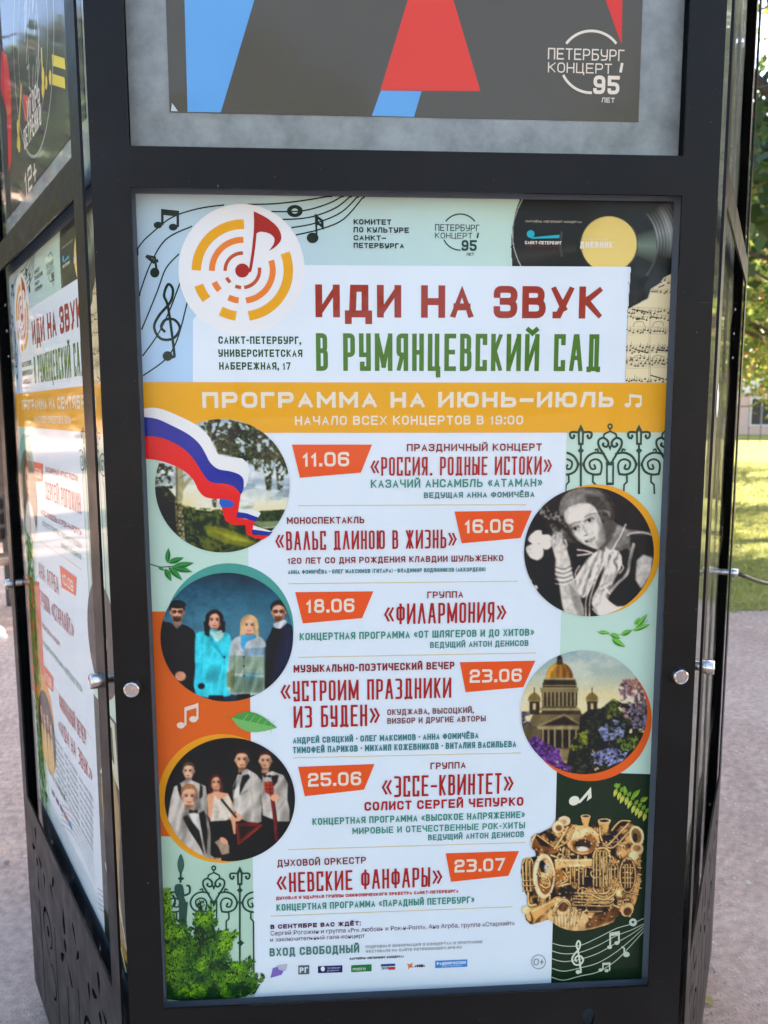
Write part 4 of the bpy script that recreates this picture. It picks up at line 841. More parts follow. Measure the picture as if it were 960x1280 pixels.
# ---- crescents and flag
s=Sheet('crescent_print',bill,f,'teal crescent behind the group portrait'); s.ell(286.5,786,80.5,82,(72,150,148),3,n=72); s.done()
s=Sheet('crescent_print',bill,f,'yellow crescent behind the band in white jackets'); s.ell(277.5,998,80,80.5,(228,160,36),3,n=72); s.done()
s=Sheet('crescent_print',bill,f,'yellow crescent beside the black and white portrait'); s.ell(744.5,687,80.5,81.5,(234,170,44),10,n=72); s.done()
s=Sheet('crescent_print',bill,f,'orange crescent beside the cathedral picture'); s.ell(737,898.5,77.6,77.8,(214,96,40),3,n=72); s.done()
# ---- picture 1: birch and sunlit meadow
T=Z(180,510,5.05); cv=Cv(60,60,930,920)
cv.grad([(60,(150,172,196)),(300,(178,196,212)),(480,(150,172,190)),(560,(196,206,204)),(640,(226,222,190)),(920,(200,200,150))])
X,Y=cv.X,cv.Y
cl=np.clip((fbm(X,Y*2.4,200,21)-.5)/.15,0,1)*(Y<620); cv.put(cl,(212,222,232),.75); cl=np.clip((fbm(X,Y*3,150,31)-.52)/.12,0,1)*(Y>380)*(Y<640); cv.put(cl,(108,132,152),.6)
cv.E((255,250,220),290,590,150,110,1.6,.8)
cv.P((44,62,26),[(60,520),(150,500),(200,560),(250,600),(330,640),(420,650),(520,680),(640,730),(760,760),(930,740),(930,930),(60,930)])
cv.P((66,86,34),[(730,650),(900,640),(900,740),(700,760),(690,720)]); cv.P((150,170,150),[(700,715),(860,715),(850,755),(700,760)],1,.6)
cv.leafy(cv.mask([(240,620),(480,640),(700,730),(780,780),(600,900),(250,900)]),(50,66,22),(96,112,36),26,4,.42)
cv.P((140,146,44),[(380,740),(480,750),(600,790),(720,850),(640,880),(500,850),(400,800)],6,.75); cv.P((176,178,70),[(430,770),(560,800),(700,850),(560,835)],4,.6); cv.P((98,110,40),[(240,880),(400,820),(560,890),(500,915),(300,915)],5,.8)
cv.leafy(cv.mask([(60,740),(300,800),(600,900),(60,930)]),(26,36,16),(70,84,30),24,41,.5)
cv.leafy(cv.mask([(60,500),(130,490),(190,560),(200,720),(200,860),(60,820)]),(22,28,16),(52,54,30),30,8,.25)
cv.L((150,150,116),[(222,370),(228,480),(222,600),(228,720),(236,830)],46,sm=3); cv.L((96,92,66),[(206,380),(208,600),(218,830)],12,.8)
cv.L((160,156,120),[(238,520),(262,480),(300,440)],24); cv.L((120,116,88),[(232,440),(262,420)],10)
for i in range(60):
    x=206+(i*37%44);y=600+(i*53%240); cv.E((30,28,20),x,y,5+(i%3)*2,3+(i%4),.5,.8)
cv.leafy(cv.mask([(60,350),(190,350),(200,470),(150,560),(60,560)]),(30,40,20),(90,104,66),20,12,.5)
for a in range(12):
    t=R(a*30+8); cv.L((255,226,120),[(268,600),(268+math.cos(t)*(70 if a%2 else 110),600+math.sin(t)*(70 if a%2 else 110))],3.4,.42)
cv.E((255,244,190),268,600,26,20,1.2,.95)
m=cv.mask([(330,80),(480,60),(700,110),(850,230),(925,360),(900,430),(860,330),(790,300),(740,330),(690,360),(620,330),(560,300),(470,290),(440,210),(350,110)],3)
cv.leafy(m,(28,38,20),(86,100,66),26,51,.40,5)
for (x0,y0,y1,wd) in [(715,280,400,44),(785,260,520,48),(858,300,535,38),(895,300,430,40),(670,250,350,40),(545,200,300,60),(560,230,310,60),(480,200,290,50)]:
    cv.leafy(cv.mask([(x0-wd,y0),(x0+wd,y0),(x0+wd*.35,y1),(x0-wd*.25,y1)],2),(30,40,22),(92,104,70),15,int(x0),.42,3)
cv.L((34,30,26),[(480,80),(458,130),(440,170),(430,205)],9); cv.L((40,36,30),[(455,150),(520,170),(560,160)],5)
cv.leafy(cv.mask([(430,560),(460,560),(455,630),(435,620)],1),(40,44,20),(80,90,40),12,61,.3)
cv.leafy(cv.mask([(740,650),(900,640),(890,700),(740,720)],1),(36,56,24),(80,100,44),16,62,.4)
photo(cv,c=.35,grain=4,fold=.05,seed=2)
disc_picture(bill,f,cv,T,495,490,424,421,9,'round landscape picture with birch branches and a sunlit meadow')
s=Sheet('flag_print',bill,f,'waving white, blue and red tricolour ribbon'); TW=(226,234,246); BL_=(18,52,156); RD=(212,34,46)
top=smooth([(-20,6),(60,-2),(130,12),(220,50),(320,100),(390,155),(428,215),(450,268),(490,303),(560,311),(620,318)],4)
wb=smooth([(-20,55),(80,68),(180,112),(280,165),(350,225),(390,290),(420,345),(470,385),(540,398),(600,418),(628,450),(630,500)],4)
br=smooth([(-20,176),(90,184),(180,215),(260,265),(320,330),(360,395),(400,450),(440,473),(510,478),(570,498),(612,545)],4)
rb=smooth([(-20,318),(80,328),(170,355),(250,395),(310,450),(345,520),(385,560),(440,573),(480,573)],4)
q=11
s.poly(top+[(652,345),(668,392),(655,460),(640,500)]+wb[::-1],TW,q,tf=T); s.poly(wb+[(622,530),(612,545)]+br[::-1],BL_,q,tf=T)
s.poly(br+[(603,600),(590,690),(700,712),(688,760),(684,800),(790,805),(750,830),(690,818),(648,795),(640,738),(560,737),(515,712),(496,650)]+rb[::-1],RD,q,tf=T)
s.poly(smooth([(478,574),(540,580),(568,600),(560,622),(492,628)],2,True),(40,90,190),q+1,tf=T)
s.poly([(598,655),(605,640),(690,642),(738,662),(722,690),(650,664)],TW,q+1,tf=T); s.poly([(590,655),(650,664),(720,690),(702,716),(640,697),(585,690)],BL_,q+1,tf=T)
s.poly([(690,740),(808,778),(790,782),(688,768)],TW,q+1,tf=T); s.poly([(684,765),(790,780),(812,780),(790,806),(682,790)],BL_,q+1,tf=T)
s.done()
# ---- picture 2: four people in front of a blue wall
T=Z(185,690,5.05); cv=Cv(60,110,940,960)
cv.grad([(110,(34,62,84)),(300,(44,92,122)),(520,(64,118,148)),(760,(48,92,118)),(960,(34,62,82))]); cv.tex(.12,60,3); cv.E((74,130,158),500,470,300,160,1.5,.5)
for yy in (250,300): cv.L((84,132,158),[(300,yy),(700,yy+6)],4,.16,soft=8)
cv.mark()
cv.person(185,378,55,(216,162,138),(28,24,24),.1,(44,32,30),True); cv.E((26,24,26),188,330,50,26,.2)
cv.P((30,32,38),[(60,470),(110,440),(150,450),(180,490),(215,455),(285,490),(310,560),(322,640),(300,730),(285,820),(290,960),(60,960)],sm=2); cv.P((20,22,26),[(150,450),(178,480),(190,560),(165,540)]); cv.P((120,100,96),[(166,455),(196,455),(180,486)])
for i in range(5): cv.E((70,72,78),188,540+i*55,4,4)
cv.P((44,46,54),[(200,500),(240,520),(222,560),(205,540)],1,.8); cv.L((66,70,78),[(222,548),(226,558)],6); cv.L((16,18,22),[(262,560),(270,680),(240,770)],5,.7); cv.tex(.15,26,17,((X:=cv.X)<300)*1.0)
cv.E((196,142,118),206,782,34,30); cv.L((150,104,86),[(186,775),(230,790)],4,.7);cv.L((150,104,86),[(182,790),(226,803)],4,.7)
cv.person(420,428,55,(232,172,152),(52,30,28),0,hairlong=True); cv.P((56,196,222),[(305,515),(350,500),(400,480),(440,500),(480,505),(520,525),(530,620),(525,760),(520,905),(305,905),(300,760),(296,620)],sm=2)
cv.P((44,170,202),[(300,700),(345,700),(352,905),(305,905)],2,.7); cv.L((36,148,184),[(345,540),(340,760)],4,.8); cv.L((40,160,190),[(486,640),(470,900)],3.5,.7); cv.P((36,156,190),[(390,520),(484,660),(475,668),(400,580)],1,.8); cv.E((20,50,80),482,662,7,7)
cv.P((184,232,232),[(382,498),(400,494),(425,506),(455,494),(474,496),(478,528),(440,566),(418,545)],sm=2); cv.L((110,190,196),[(395,500),(440,520),(470,500)],4,.8);cv.L((120,200,206),[(405,520),(440,545)],4,.8)
cv.P((44,26,26),[(352,440),(372,440),(392,480),(386,535),(360,520)],1); cv.P((44,26,26),[(468,440),(488,440),(486,500),(470,510)],1); cv.E((34,34,54),338,845,22,20); cv.P((24,26,34),[(385,905),(475,905),(480,960),(385,960)])
cv.tex(.1,30,9,(cv.X>290)*(cv.X<530)*1.0)
cv.person(640,460,55,(234,184,160),(206,170,118),0,hairlong=True,blonde=True)
cv.P((176,188,196),[(530,560),(580,530),(620,545),(690,525),(740,570),(752,680),(735,870),(690,900),(520,895),(500,780),(515,650)],sm=2); cv.P((120,150,128),[(516,650),(745,660),(738,780),(510,760)],4,.75); cv.P((108,146,178),[(600,610),(742,600),(745,650),(610,660)],4,.8); cv.P((96,132,112),[(520,780),(735,790),(730,890),(520,890)],4,.8); cv.P((78,150,186),[(600,770),(700,760),(690,800),(610,810)],4,.6); cv.P((110,130,84),[(500,760),(545,740),(540,860),(498,850)],3,.8)
cv.P((62,150,206),[(586,530),(610,520),(640,530),(668,518),(682,526),(676,545),(622,568),(610,610),(590,602)],sm=2); cv.L((140,150,160),[(540,580),(600,640),(660,560),(690,580)],3.5,.9); cv.L((80,100,110),[(606,660),(612,890)],4,.7)
for yy in (660,720,780): cv.E((40,60,70),606,yy,6,6)
for i in range(10): cv.L((150,160,160),[(520+i*24,560),(515+i*24,890)],1.5,.25)
for i in range(12): cv.L((90,110,110),[(505,580+i*26),(745,586+i*26)],1.5,.25)
cv.P((24,28,36),[(565,896),(645,893),(650,960),(565,960)]); cv.L((60,80,70),[(548,640),(540,870)],4,.6)
cv.person(825,376,56,(224,172,148),(40,28,26),0,(96,60,44),True)
cv.P((34,50,78),[(745,560),(790,475),(850,470),(875,445),(940,480),(940,960),(735,960),(742,700)],sm=1); cv.P((20,22,30),[(785,480),(845,480),(800,650),(770,900),(745,900),(748,620)]); cv.P((196,204,220),[(790,452),(866,424),(880,442),(832,486),(800,478)]); cv.P((16,18,26),[(810,484),(838,484),(822,580)]); cv.L((22,34,56),[(850,500),(800,640),(790,720)],5,.8); cv.L((48,66,96),[(880,520),(872,800)],8,.5)
cv.P((24,30,44),[(735,600),(760,600),(770,860),(735,850)],3,.6); cv.P((28,40,62),[(860,760),(940,600),(940,960),(800,960)],6,.4)
photo(cv,c=.35,fold=.13,seed=3)
disc_picture(bill,f,cv,T,498,536,418,406,9,'round picture of two men and two women in coats on blue')
# ---- picture 3: band in white jackets
T=Z(190,900,5.05); cv=Cv(70,100,920,900); cv.grad([(100,(22,17,18)),(900,(14,11,12))]); cv.tex(.3,80,5); cv.mark()
wj=(206,202,200); wjs=(150,142,140)
def jacket(pts,shade=None):
    cv.P(wj,pts,sm=1); m=cv.mask(pts,2); cv.I*= (1-m[...,None]*(0.10+0.9*np.clip(fbm(cv.X*1.4+cv.Y*.4,cv.Y*.6,90,int(pts[0][0]),2)-.48,0,1)+0.0016*np.clip(cv.X-np.mean([p[0] for p in pts]),0,120))[...,None])
def lapel(pts): cv.P((22,20,24),pts)
def bow(x,y,r): cv.P((16,14,16),[(x-r,y-r*.5),(x,y-r*.1),(x+r,y-r*.5),(x+r,y+r*.5),(x,y+r*.1),(x-r,y+r*.5)])
cv.person(232,320,46,(216,178,156),(96,74,58),-.8)
jacket([(98,640),(118,500),(140,420),(205,380),(250,378),(340,415),(352,500),(350,600),(320,640),(200,660)]); lapel([(160,405),(180,400),(195,450),(185,500),(165,440)]); lapel([(305,400),(320,420),(318,480),(300,500)])
cv.person(405,392,46,(216,160,134),(88,52,40),.1,hairlong=True)
cv.P((214,158,128),[(348,470),(400,450),(480,460),(510,520),(528,600),(530,720),(495,720),(490,600),(470,520),(400,540),(410,640),(450,720),(480,770),(450,780),(400,700),(355,600)],sm=1)
cv.P((198,192,184),[(395,470),(420,500),(460,490),(480,468),(512,540),(500,610),(455,650),(400,660),(365,655),(385,560)],sm=1); cv.tex(.14,16,8,cv.mask([(365,470),(512,470),(500,640),(365,660)]))
cv.P((24,20,22),[(350,640),(500,630),(520,740),(480,860),(420,880),(380,860),(345,760)]); cv.P((150,134,120),[(395,770),(440,740),(490,790),(490,840),(440,850),(420,800)],1); cv.E((208,150,124),455,760,30,16,.2,rot=40)
cv.person(235,478,60,(222,176,150),(150,108,74),.1)
jacket([(100,620),(140,590),(210,565),(262,575),(300,560),(352,600),(370,700),(372,850),(430,890),(330,890),(220,820),(150,740)]); lapel([(195,612),(222,600),(252,640),(300,700),(330,850),(300,790),(240,700)]); lapel([(296,590),(330,570),(352,700),(346,850),(318,720)])
cv.P((214,214,216),[(232,590),(296,590),(312,700),(262,640)]); bow(262,575,26); cv.P((226,170,140),[(400,866),(440,870),(434,892),(405,886)],1)
cv.person(568,248,54,(216,166,138),(62,44,34),-.2)
jacket([(510,420),(540,350),(600,305),(660,340),(692,380),(696,500),(690,640),(640,660),(560,620),(515,560)]); lapel([(512,430),(548,345),(566,350),(540,420),(520,440)]); lapel([(566,350),(610,340),(618,360),(590,400),(555,470),(552,400)]); cv.P((220,220,222),[(540,340),(575,340),(540,480),(516,500)],1,.7); bow(548,336,18); cv.L((70,60,60),[(560,470),(610,440)],4,.7); cv.L(wjs,[(620,420),(640,520),(620,600)],8,.6)
cv.E((218,164,138),536,612,34,26)
cv.P((20,16,18),[(556,640),(690,650),(700,800),(640,880),(540,880),(520,760)]); cv.L((88,76,70),[(440,500),(480,550),(530,610)],16); cv.L((40,30,28),[(446,508),(530,606)],4)
cv.P((120,44,34),[(530,650),(620,640),(705,655),(545,785)]); cv.P((60,26,24),[(552,670),(660,668),(560,750)]); cv.L((180,90,60),[(535,655),(545,785),(703,656)],5)
cv.person(716,254,50,(218,170,144),(70,46,34),-.1)
jacket([(690,420),(700,350),(760,320),(830,345),(858,400),(855,500),(868,560),(870,640),(800,640),(700,600)]); lapel([(752,350),(800,345),(790,390),(765,420)]); bow(728,352,22); cv.L(wjs,[(800,440),(840,500),(800,560)],8,.6)
cv.P((150,56,40),[(705,390),(765,385),(770,450),(740,470),(712,450)],1); cv.L((130,50,40),[(752,440),(775,600),(790,750)],26); cv.L((84,30,28),[(765,470),(798,750)],8); cv.E((216,160,134),776,488,28,22); cv.P((18,14,16),[(700,600),(770,640),(770,760),(700,740)])
for i in range(9): cv.E((210,120,90),712+(i%3)*22,400+(i//3)*22,4,4,.5,.7)
photo(cv,c=.4,fold=.16,seed=4)
disc_picture(bill,f,cv,T,492,500,411,389,9,'round picture of five musicians in white jackets on black')
# ---- picture 4: black and white portrait
T=Z(645,590,5.05); cv=Cv(30,80,890,930); cv.grad([(80,(58,48,46)),(930,(42,34,34))]); g3=lambda v:(v*1.0,v*.985,v*.98)
cv.P(g3(96),[(200,330),(360,380),(400,450),(330,440),(250,400)],8,.7)
cv.leafy(cv.mask([(140,230),(240,190),(320,280),(340,400),(230,440),(180,340)]),g3(40),g3(150),26,5,.45)
for pts in [[(75,420),(120,370),(160,370),(165,400),(215,400),(220,470),(180,490),(150,450),(100,450)],[(60,480),(110,450),(160,460),(172,520),(140,555),(90,540)],[(150,400),(205,395),(218,430),(180,440)]]: cv.P(g3(224),pts,sm=3)
cv.L(g3(120),[(140,450),(150,520)],3,.6);cv.L(g3(150),[(100,400),(160,440)],3,.5); cv.L(g3(140),[(70,480),(120,500),(150,540)],3,.4)
cv.leafy(cv.mask([(55,600),(100,640),(150,760),(100,740)]),g3(180),g3(220),18,15,.52)
# hair
cv.P(g3(120),[(270,240),(290,160),(360,110),(460,95),(540,130),(585,200),(590,280),(545,300),(520,230),(440,200),(330,230),(290,280)],2,sm=3)
cv.P(g3(70),[(440,96),(540,110),(610,180),(625,280),(600,330),(560,300),(520,230),(450,200),(430,140)],4,.85,sm=3)
for i in range(22): cv.L(g3((56,150,96)[i%3]),[(268+i*5,262-i*5),(300+i*7,190-i*3.4),(372+i*7,128-i*1.2+ (i%4)*3),(470+i*6,112+i*4.5),(540+i*3,170+i*5)],3.2,.5,sm=5)
for a in (520,560): cv.E(g3(130),a,270,34,30,.3); cv.E(g3(60),a,268,18,14,.4)
for q in [((300,300),(312,262),(352,232)),((330,236),(380,214),(440,204)),((440,204),(500,222),(528,262)),((536,250),(572,262),(584,310),(560,330)),((545,270),(600,300),(600,350))]: cv.L(g3(70),q,11,.7,sm=4,soft=6)
cv.E(g3(170),360,170,60,22,1.2,.5,rot=-35); cv.E(g3(150),470,130,60,20,1.2,.4,rot=10)
# neck, shoulders
cv.P(g3(150),[(500,470),(560,300),(640,330),(720,380),(700,450),(620,480),(560,520)],4,sm=2); cv.P(g3(120),[(560,440),(690,360),(880,380),(890,520),(760,560),(700,480),(600,520)],6,.85); cv.P(g3(52),[(715,390),(890,395),(890,560),(760,640),(730,560)],3)
cv.P(g3(178),[(760,560),(800,520),(860,540),(850,640),(790,740),(752,680)],4)
# face, tilted
cv.P(g3(196),[(300,275),(330,225),(420,195),(490,215),(530,290),(560,380),(556,440),(520,485),(460,470),(400,440),(365,400),(330,340)],2,sm=3)
cv.P(g3(120),[(500,260),(565,380),(560,450),(520,488),(500,440),(520,360)],7,.75); cv.P(g3(226),[(320,290),(380,230),(440,230),(420,290),(350,320)],8,.7); cv.E(g3(216),420,405,34,26,1,.7); cv.E(g3(210),505,350,22,40,1,.35)
for ex,ey,r_ in [(372,358,26),(462,306,28)]:
    cv.E(g3(120),ex,ey-8,r_*1.3,17,.8,.8,rot=-28); cv.E(g3(228),ex,ey,r_*.8,8,.5,.8,rot=-26); cv.E(g3(28),ex,ey,10,9,.4); cv.L(g3(34),[(ex-r_,ey+6),(ex-4,ey-9),(ex+r_,ey-12)],4)
    cv.L(g3(70),[(ex-r_-6,ey-20),(ex-2,ey-38),(ex+r_+8,ey-44)],6,.85,sm=3)
cv.L(g3(130),[(420,330),(432,372),(452,392)],7,.6); cv.E(g3(90),440,398,14,5,.6,.8,rot=-20); cv.P(g3(62),[(428,432),(465,424),(500,404),(498,424),(470,442),(440,446)],1,.95); cv.P(g3(226),[(445,434),(470,428),(492,415),(482,428),(460,438)]); cv.E(g3(150),462,456,22,6,.7,.7,rot=-20)
cv.P(g3(36),[(300,330),(340,370),(380,430),(460,475),(420,470),(340,420)],4,.6)
# dress
cv.P(g3(190),[(560,485),(480,515),(420,590),(385,650),(375,720),(410,792),(450,775),(492,700),(540,620),(590,520)],2,sm=2)
cv.P(g3(204),[(580,495),(650,505),(668,570),(640,640),(600,705),(568,780),(612,850),(690,842),(700,870),(560,922),(490,862),(478,800),(520,720),(548,630)],2,sm=2)
for i in range(13):
    u=i/12; cv.L(g3((232,84,205,120)[i%4]),[(560-u*10,492+u*14),(500-u*40+i*2,560+u*30),(455-u*60+u*u*90,640+u*40),(430-u*40+u*u*60,760-u*10)],10-3*(i%3),.5,sm=4,soft=8)
    cv.L(g3((244,110,220,150)[(i+1)%4]),[(590+u*50,500+u*8),(600+u*55-u*u*20,580),(560+u*60,680+u*10),(500+u*70,790+u*40)],11-3*(i%3),.45,sm=4,soft=8)
_m=cv.mask([(560,485),(480,515),(420,590),(385,650),(375,720),(410,792),(492,700),(540,640),(478,800),(490,862),(560,922),(700,870),(690,842),(612,850),(568,780),(640,640),(668,570),(650,505)],2)
_w=fbm(cv.X,cv.Y,70,91,2)*9; cv.I*=(1+_m*.42*np.sin((cv.X*.95+cv.Y*.42)/7.5+_w)*np.clip(fbm(cv.X,cv.Y,60,92,2)*2-.4,0,1))[...,None]
for q in [((385,490),(430,495),(480,510)),((385,525),(430,520),(465,515)),((370,680),(395,640),(430,610))]: cv.L(g3(226),q,8,sm=3)
cv.L(g3(214),[(700,400),(730,385),(800,380),(860,400)],7,sm=3); cv.L(g3(190),[(740,455),(715,560),(700,640),(640,700),(590,760)],18,.8,sm=4); cv.L(g3(90),[(735,480),(705,600),(660,680)],5,.8,sm=4)
for q in [((560,470),(600,520),(640,500)),((640,560),(676,600),(650,640)),((600,700),(560,730),(590,770)),((400,590),(372,640),(392,690)),((500,520),(470,540),(452,580)),((480,860),(520,900),(600,912))]: cv.L(g3(245),q,6,.9,sm=4)
cv.P(g3(232),[(540,780),(570,800),(640,850),(700,845),(640,900),(550,915)],2,sm=2)
for P_ in ([(690,330),(660,400),(630,450),(600,510)],[(530,580),(500,640),(470,720),(440,810),(440,910)],[(560,560),(520,640),(490,720),(465,810),(462,910)]):
    for p in smooth(P_,9): cv.E(g3(225),p[0],p[1],4.6,4.6,.5); cv.E(g3(60),p[0]+5,p[1]+5,3,3,.6,.6)
# arm and hand
cv.P(g3(186),[(258,500),(330,520),(350,620),(400,780),(430,905),(330,925),(290,840),(270,700),(246,640),(250,560)],3,sm=2); cv.P(g3(110),[(330,700),(400,780),(430,905),(390,915),(350,800)],5,.6)
cv.P(g3(190),[(222,440),(250,410),(275,400),(300,450),(318,480),(325,540),(260,560),(235,500)],2,sm=2)
for q in [((235,470),(222,430),(240,400)),((258,450),(258,415),(268,385)),((285,460),(290,420),(282,390)),((305,490),(318,460),(308,430))]: cv.L(g3(176),q,15,sm=3); cv.L(g3(80),[(q[0][0]+9,q[0][1]),(q[2][0]+9,q[2][1]+8)],3,.6)
for i in range(8): cv.L(g3(235 if i%2 else 70),[(246,598+i*15),(300,612+i*14),(352,588+i*15)],5,.9,sm=4)
cv.P(g3(66),[(520,250),(600,300),(640,330),(600,430),(540,500),(515,486),(562,440),(556,380)],9,.75); cv.P(g3(84),[(300,330),(345,330),(372,400),(430,455),(400,445),(330,380)],6,.6); cv.E(g3(236),400,262,50,26,1.2,.6,rot=-30); cv.E(g3(230),505,420,24,20,1.2,.45)
cv.tex(.16,22,77); cv.I=np.stack([cv.blur(cv.I[...,k_],1) for k_ in range(3)],-1)
photo(cv,c=.4,grain=6,fold=.06,seed=5)
disc_picture(bill,f,cv,T,459,502,409,408,12,'round black and white portrait of a woman holding flowers')
# ---- picture 5: domed cathedral behind lilac
T=Z(640,800,5.05); cv=Cv(40,50,870,860); cv.grad([(50,(128,156,172)),(200,(150,168,166)),(340,(198,190,154)),(520,(220,206,164)),(860,(180,170,130))])
cl=np.clip((fbm(cv.X,cv.Y*1.8,190,8)-.48)/.2,0,1); cv.put(cl*(cv.Y<420),(192,196,184),.6)
cv.mark(); st=(116,104,78);sd=(72,64,50);dk=(44,38,32)
cv.P(st,[(90,560),(130,470),(180,455),(560,470),(560,700),(90,700)]); cv.P((98,88,68),[(60,520),(140,540),(180,560),(180,700),(60,690)])
cv.P(sd,[(190,440),(430,440),(440,470),(180,470)]); cv.P((150,138,104),[(180,425),(420,425),(425,445),(175,445)])
cv.P((94,84,62),[(186,310),(412,310),(406,430),(190,430)])
for i in range(9): x=196+i*25; cv.L((150,138,106),[(x,325),(x,415)],7); cv.L(dk,[(x+11,330),(x+11,412)],6,.85)
cv.P((128,116,88),[(176,300),(420,300),(414,330),(182,330)]); cv.L((176,160,120),[(180,300),(418,300)],5); cv.P(sd,[(200,250),(400,250),(408,300),(190,300)]); 
for i in range(9): cv.E(dk,222+i*20,268,6,9,.3)
cv.L((160,146,108),[(204,244),(398,244)],7); cv.L((150,136,100),[(196,286),(404,286)],5)
for sx in range(10): cv.E((70,60,46),196+sx*23,276,4,8,.4,.8)
X,Y=cv.X,cv.Y
dm=(((X-299)/85)**2+((Y-238)/98)**2<1)*(Y<240); t_=np.clip((X-215)/170,0,1)[...,None]; G_=np.array((206,152,60))*(1-t_)+np.array((120,78,30))*t_; G_=G_*(1+.12*np.sin((X-299)/np.sqrt(np.maximum(.05,1-((Y-238)/98)**2))/6.5))[...,None]; dm=cv.blur(dm.astype(float),1)[...,None]; cv.I=cv.I*(1-dm)+G_*dm
cv.L((222,180,100),[(252,190),(270,160)],14,.6,soft=8); cv.P(sd,[(284,110),(316,110),(320,155),(280,155)]); cv.P(dk,[(290,100),(300,85),(310,100),(316,118),(284,118)]); cv.L((120,104,70),[(300,72),(300,95)],4)
for cx in (140,504):
    cv.P(sd,[(cx-32,380),(cx+34,380),(cx+32,470),(cx-30,470)]); cv.P((190,178,140),[(cx-8,400),(cx+8,400),(cx+8,440),(cx-8,440)]); cv.L((150,134,98),[(cx-38,382),(cx+40,382)],7)
    cv.P((122,104,62),[(cx-38,378),(cx-26,345),(cx,330),(cx+26,345),(cx+38,378)],sm=2); cv.L(dk,[(cx,335),(cx,300)],5); cv.L(dk,[(cx-22,400),(cx-22,462)],5);cv.L(dk,[(cx+22,400),(cx+22,462)],5)
cv.P((98,88,66),[(170,540),(330,470),(440,540)]); cv.P((62,54,42),[(205,533),(330,482),(410,533)]); cv.L((150,136,104),[(168,540),(330,468),(442,540)],7); cv.P((150,138,106),[(160,545),(450,545),(450,562),(160,562)]); cv.P(dk,[(185,566),(420,566),(420,680),(185,680)])
for x in (195,230,270,318,362,404): cv.L((146,132,102),[(x,566),(x,672)],13); cv.L((90,80,60),[(x+5,566),(x+5,672)],4)
cv.P((158,142,104),[(300,690),(370,700),(370,760),(310,760)]); 
for i in range(6): cv.L((96,84,60),[(296,700+i*12),(372,706+i*12)],3)
cv.leafy(cv.mask([(430,480),(480,440),(560,430),(640,370),(700,400),(870,400),(870,860),(330,860),(360,700),(420,590)]),(26,32,24),(66,74,46),34,10,.22)
cv.leafy(cv.mask([(400,600),(480,560),(480,680),(380,700),(360,660)]),(70,84,30),(150,156,60),18,12,.42)
cv.leafy(cv.mask([(590,420),(640,370),(690,400),(690,480),(600,500)]),(66,80,34),(130,140,70),18,13,.42)
cv.leafy(cv.mask([(670,300),(700,250),(800,230),(850,330),(860,500),(800,560),(700,480)]),(96,72,84),(176,146,160),20,14,.4); cv.leafy(cv.mask([(690,260),(800,220),(830,300),(720,330)]),(130,84,74),(190,150,140),16,24,.44)
cv.leafy(cv.mask([(540,560),(640,500),(720,520),(700,620),(580,640)]),(70,78,112),(140,148,190),18,15,.42); cv.leafy(cv.mask([(500,720),(600,680),(740,690),(700,760),(600,800),(500,780)]),(84,90,150),(158,164,216),18,16,.36)
cv.leafy(cv.mask([(660,640),(790,600),(800,680),(700,700)]),(60,90,36),(126,150,70),16,18,.44); cv.leafy(cv.mask([(740,400),(860,380),(860,560),(760,560)]),(76,76,100),(140,140,170),18,26,.46)
cv.leafy(cv.mask([(60,450),(110,450),(120,540),(60,540)]),(60,58,76),(112,112,136),18,27,.4)
cv.leafy(cv.mask([(90,640),(150,600),(200,640),(300,690),(310,760),(390,800),(380,860),(180,860)]),(58,34,90),(124,84,170),22,19,.25); cv.leafy(cv.mask([(180,740),(280,700),(320,760),(200,780)]),(92,50,130),(140,96,190),16,29,.3); cv.leafy(cv.mask([(360,760),(500,700),(640,800),(500,860),(360,860)]),(28,34,26),(84,86,76),18,30,.4)
photo(cv,c=.45,grain=6,fold=.12,seed=6)
disc_picture(bill,f,cv,T,453,455,399,390,9,'round picture of a golden domed cathedral behind lilac')
# ---- picture 6: ball of brass instruments
T=ZK; cv=Cv(40,210,815,935,2.0)
gA,gB,gC=(250,230,190),(206,158,92),(84,52,30)
base=[(110,360),(230,300),(260,245),(310,232),(350,280),(410,290),(460,300),(520,260),(580,300),(650,258),(720,280),(772,330),(780,430),(760,500),(765,620),(740,730),(700,840),(640,800),(600,870),(480,905),(380,918),(290,900),(215,850),(120,880),(75,830),(110,760),(70,680),(48,560),(70,490),(140,470)]
m=cv.mask(base,1); cv.put(m,gC); k=np.clip((fbm(cv.X,cv.Y,46,3)-.36)/.28,0,1); cv.I=cv.I*(1-m[...,None])+(np.array((56,34,22))*(1-k[...,None])+np.array((196,150,96))*k[...,None])*m[...,None]; cv.A=m.copy()
rs2=np.random.default_rng(9)
def tube_(pts,w_,sm=4):
    P_=smooth(pts,sm) if len(pts)>2 else pts
    cv.L((40,24,16),P_,w_+5); cv.L(gB,P_,w_); cv.L((250,232,190),[(x-w_*.15,y-w_*.18) for x,y in P_],w_*.32)
for i in range(80):
    a=rs2.uniform(0,6.28);r=rs2.uniform(0,1)**.5; x=420+300*r*math.cos(a);y=580+260*r*math.sin(a); L_=rs2.uniform(30,90)
    if rs2.random()<.5: tube_([(x,y),(x+L_,y+rs2.uniform(-30,30))],rs2.uniform(5,13))
    else: tube_([(x,y),(x+rs2.uniform(-8,8),y+L_)],rs2.uniform(6,12))
for i in range(14):
    a=rs2.uniform(0,6.28);r=rs2.uniform(.2,.9); x=420+280*r*math.cos(a);y=590+240*r*math.sin(a); q=rs2.uniform(16,34); tube_([(x+q*math.cos(t),y+q*.8*math.sin(t)) for t in np.linspace(0,6.28,9)],7)
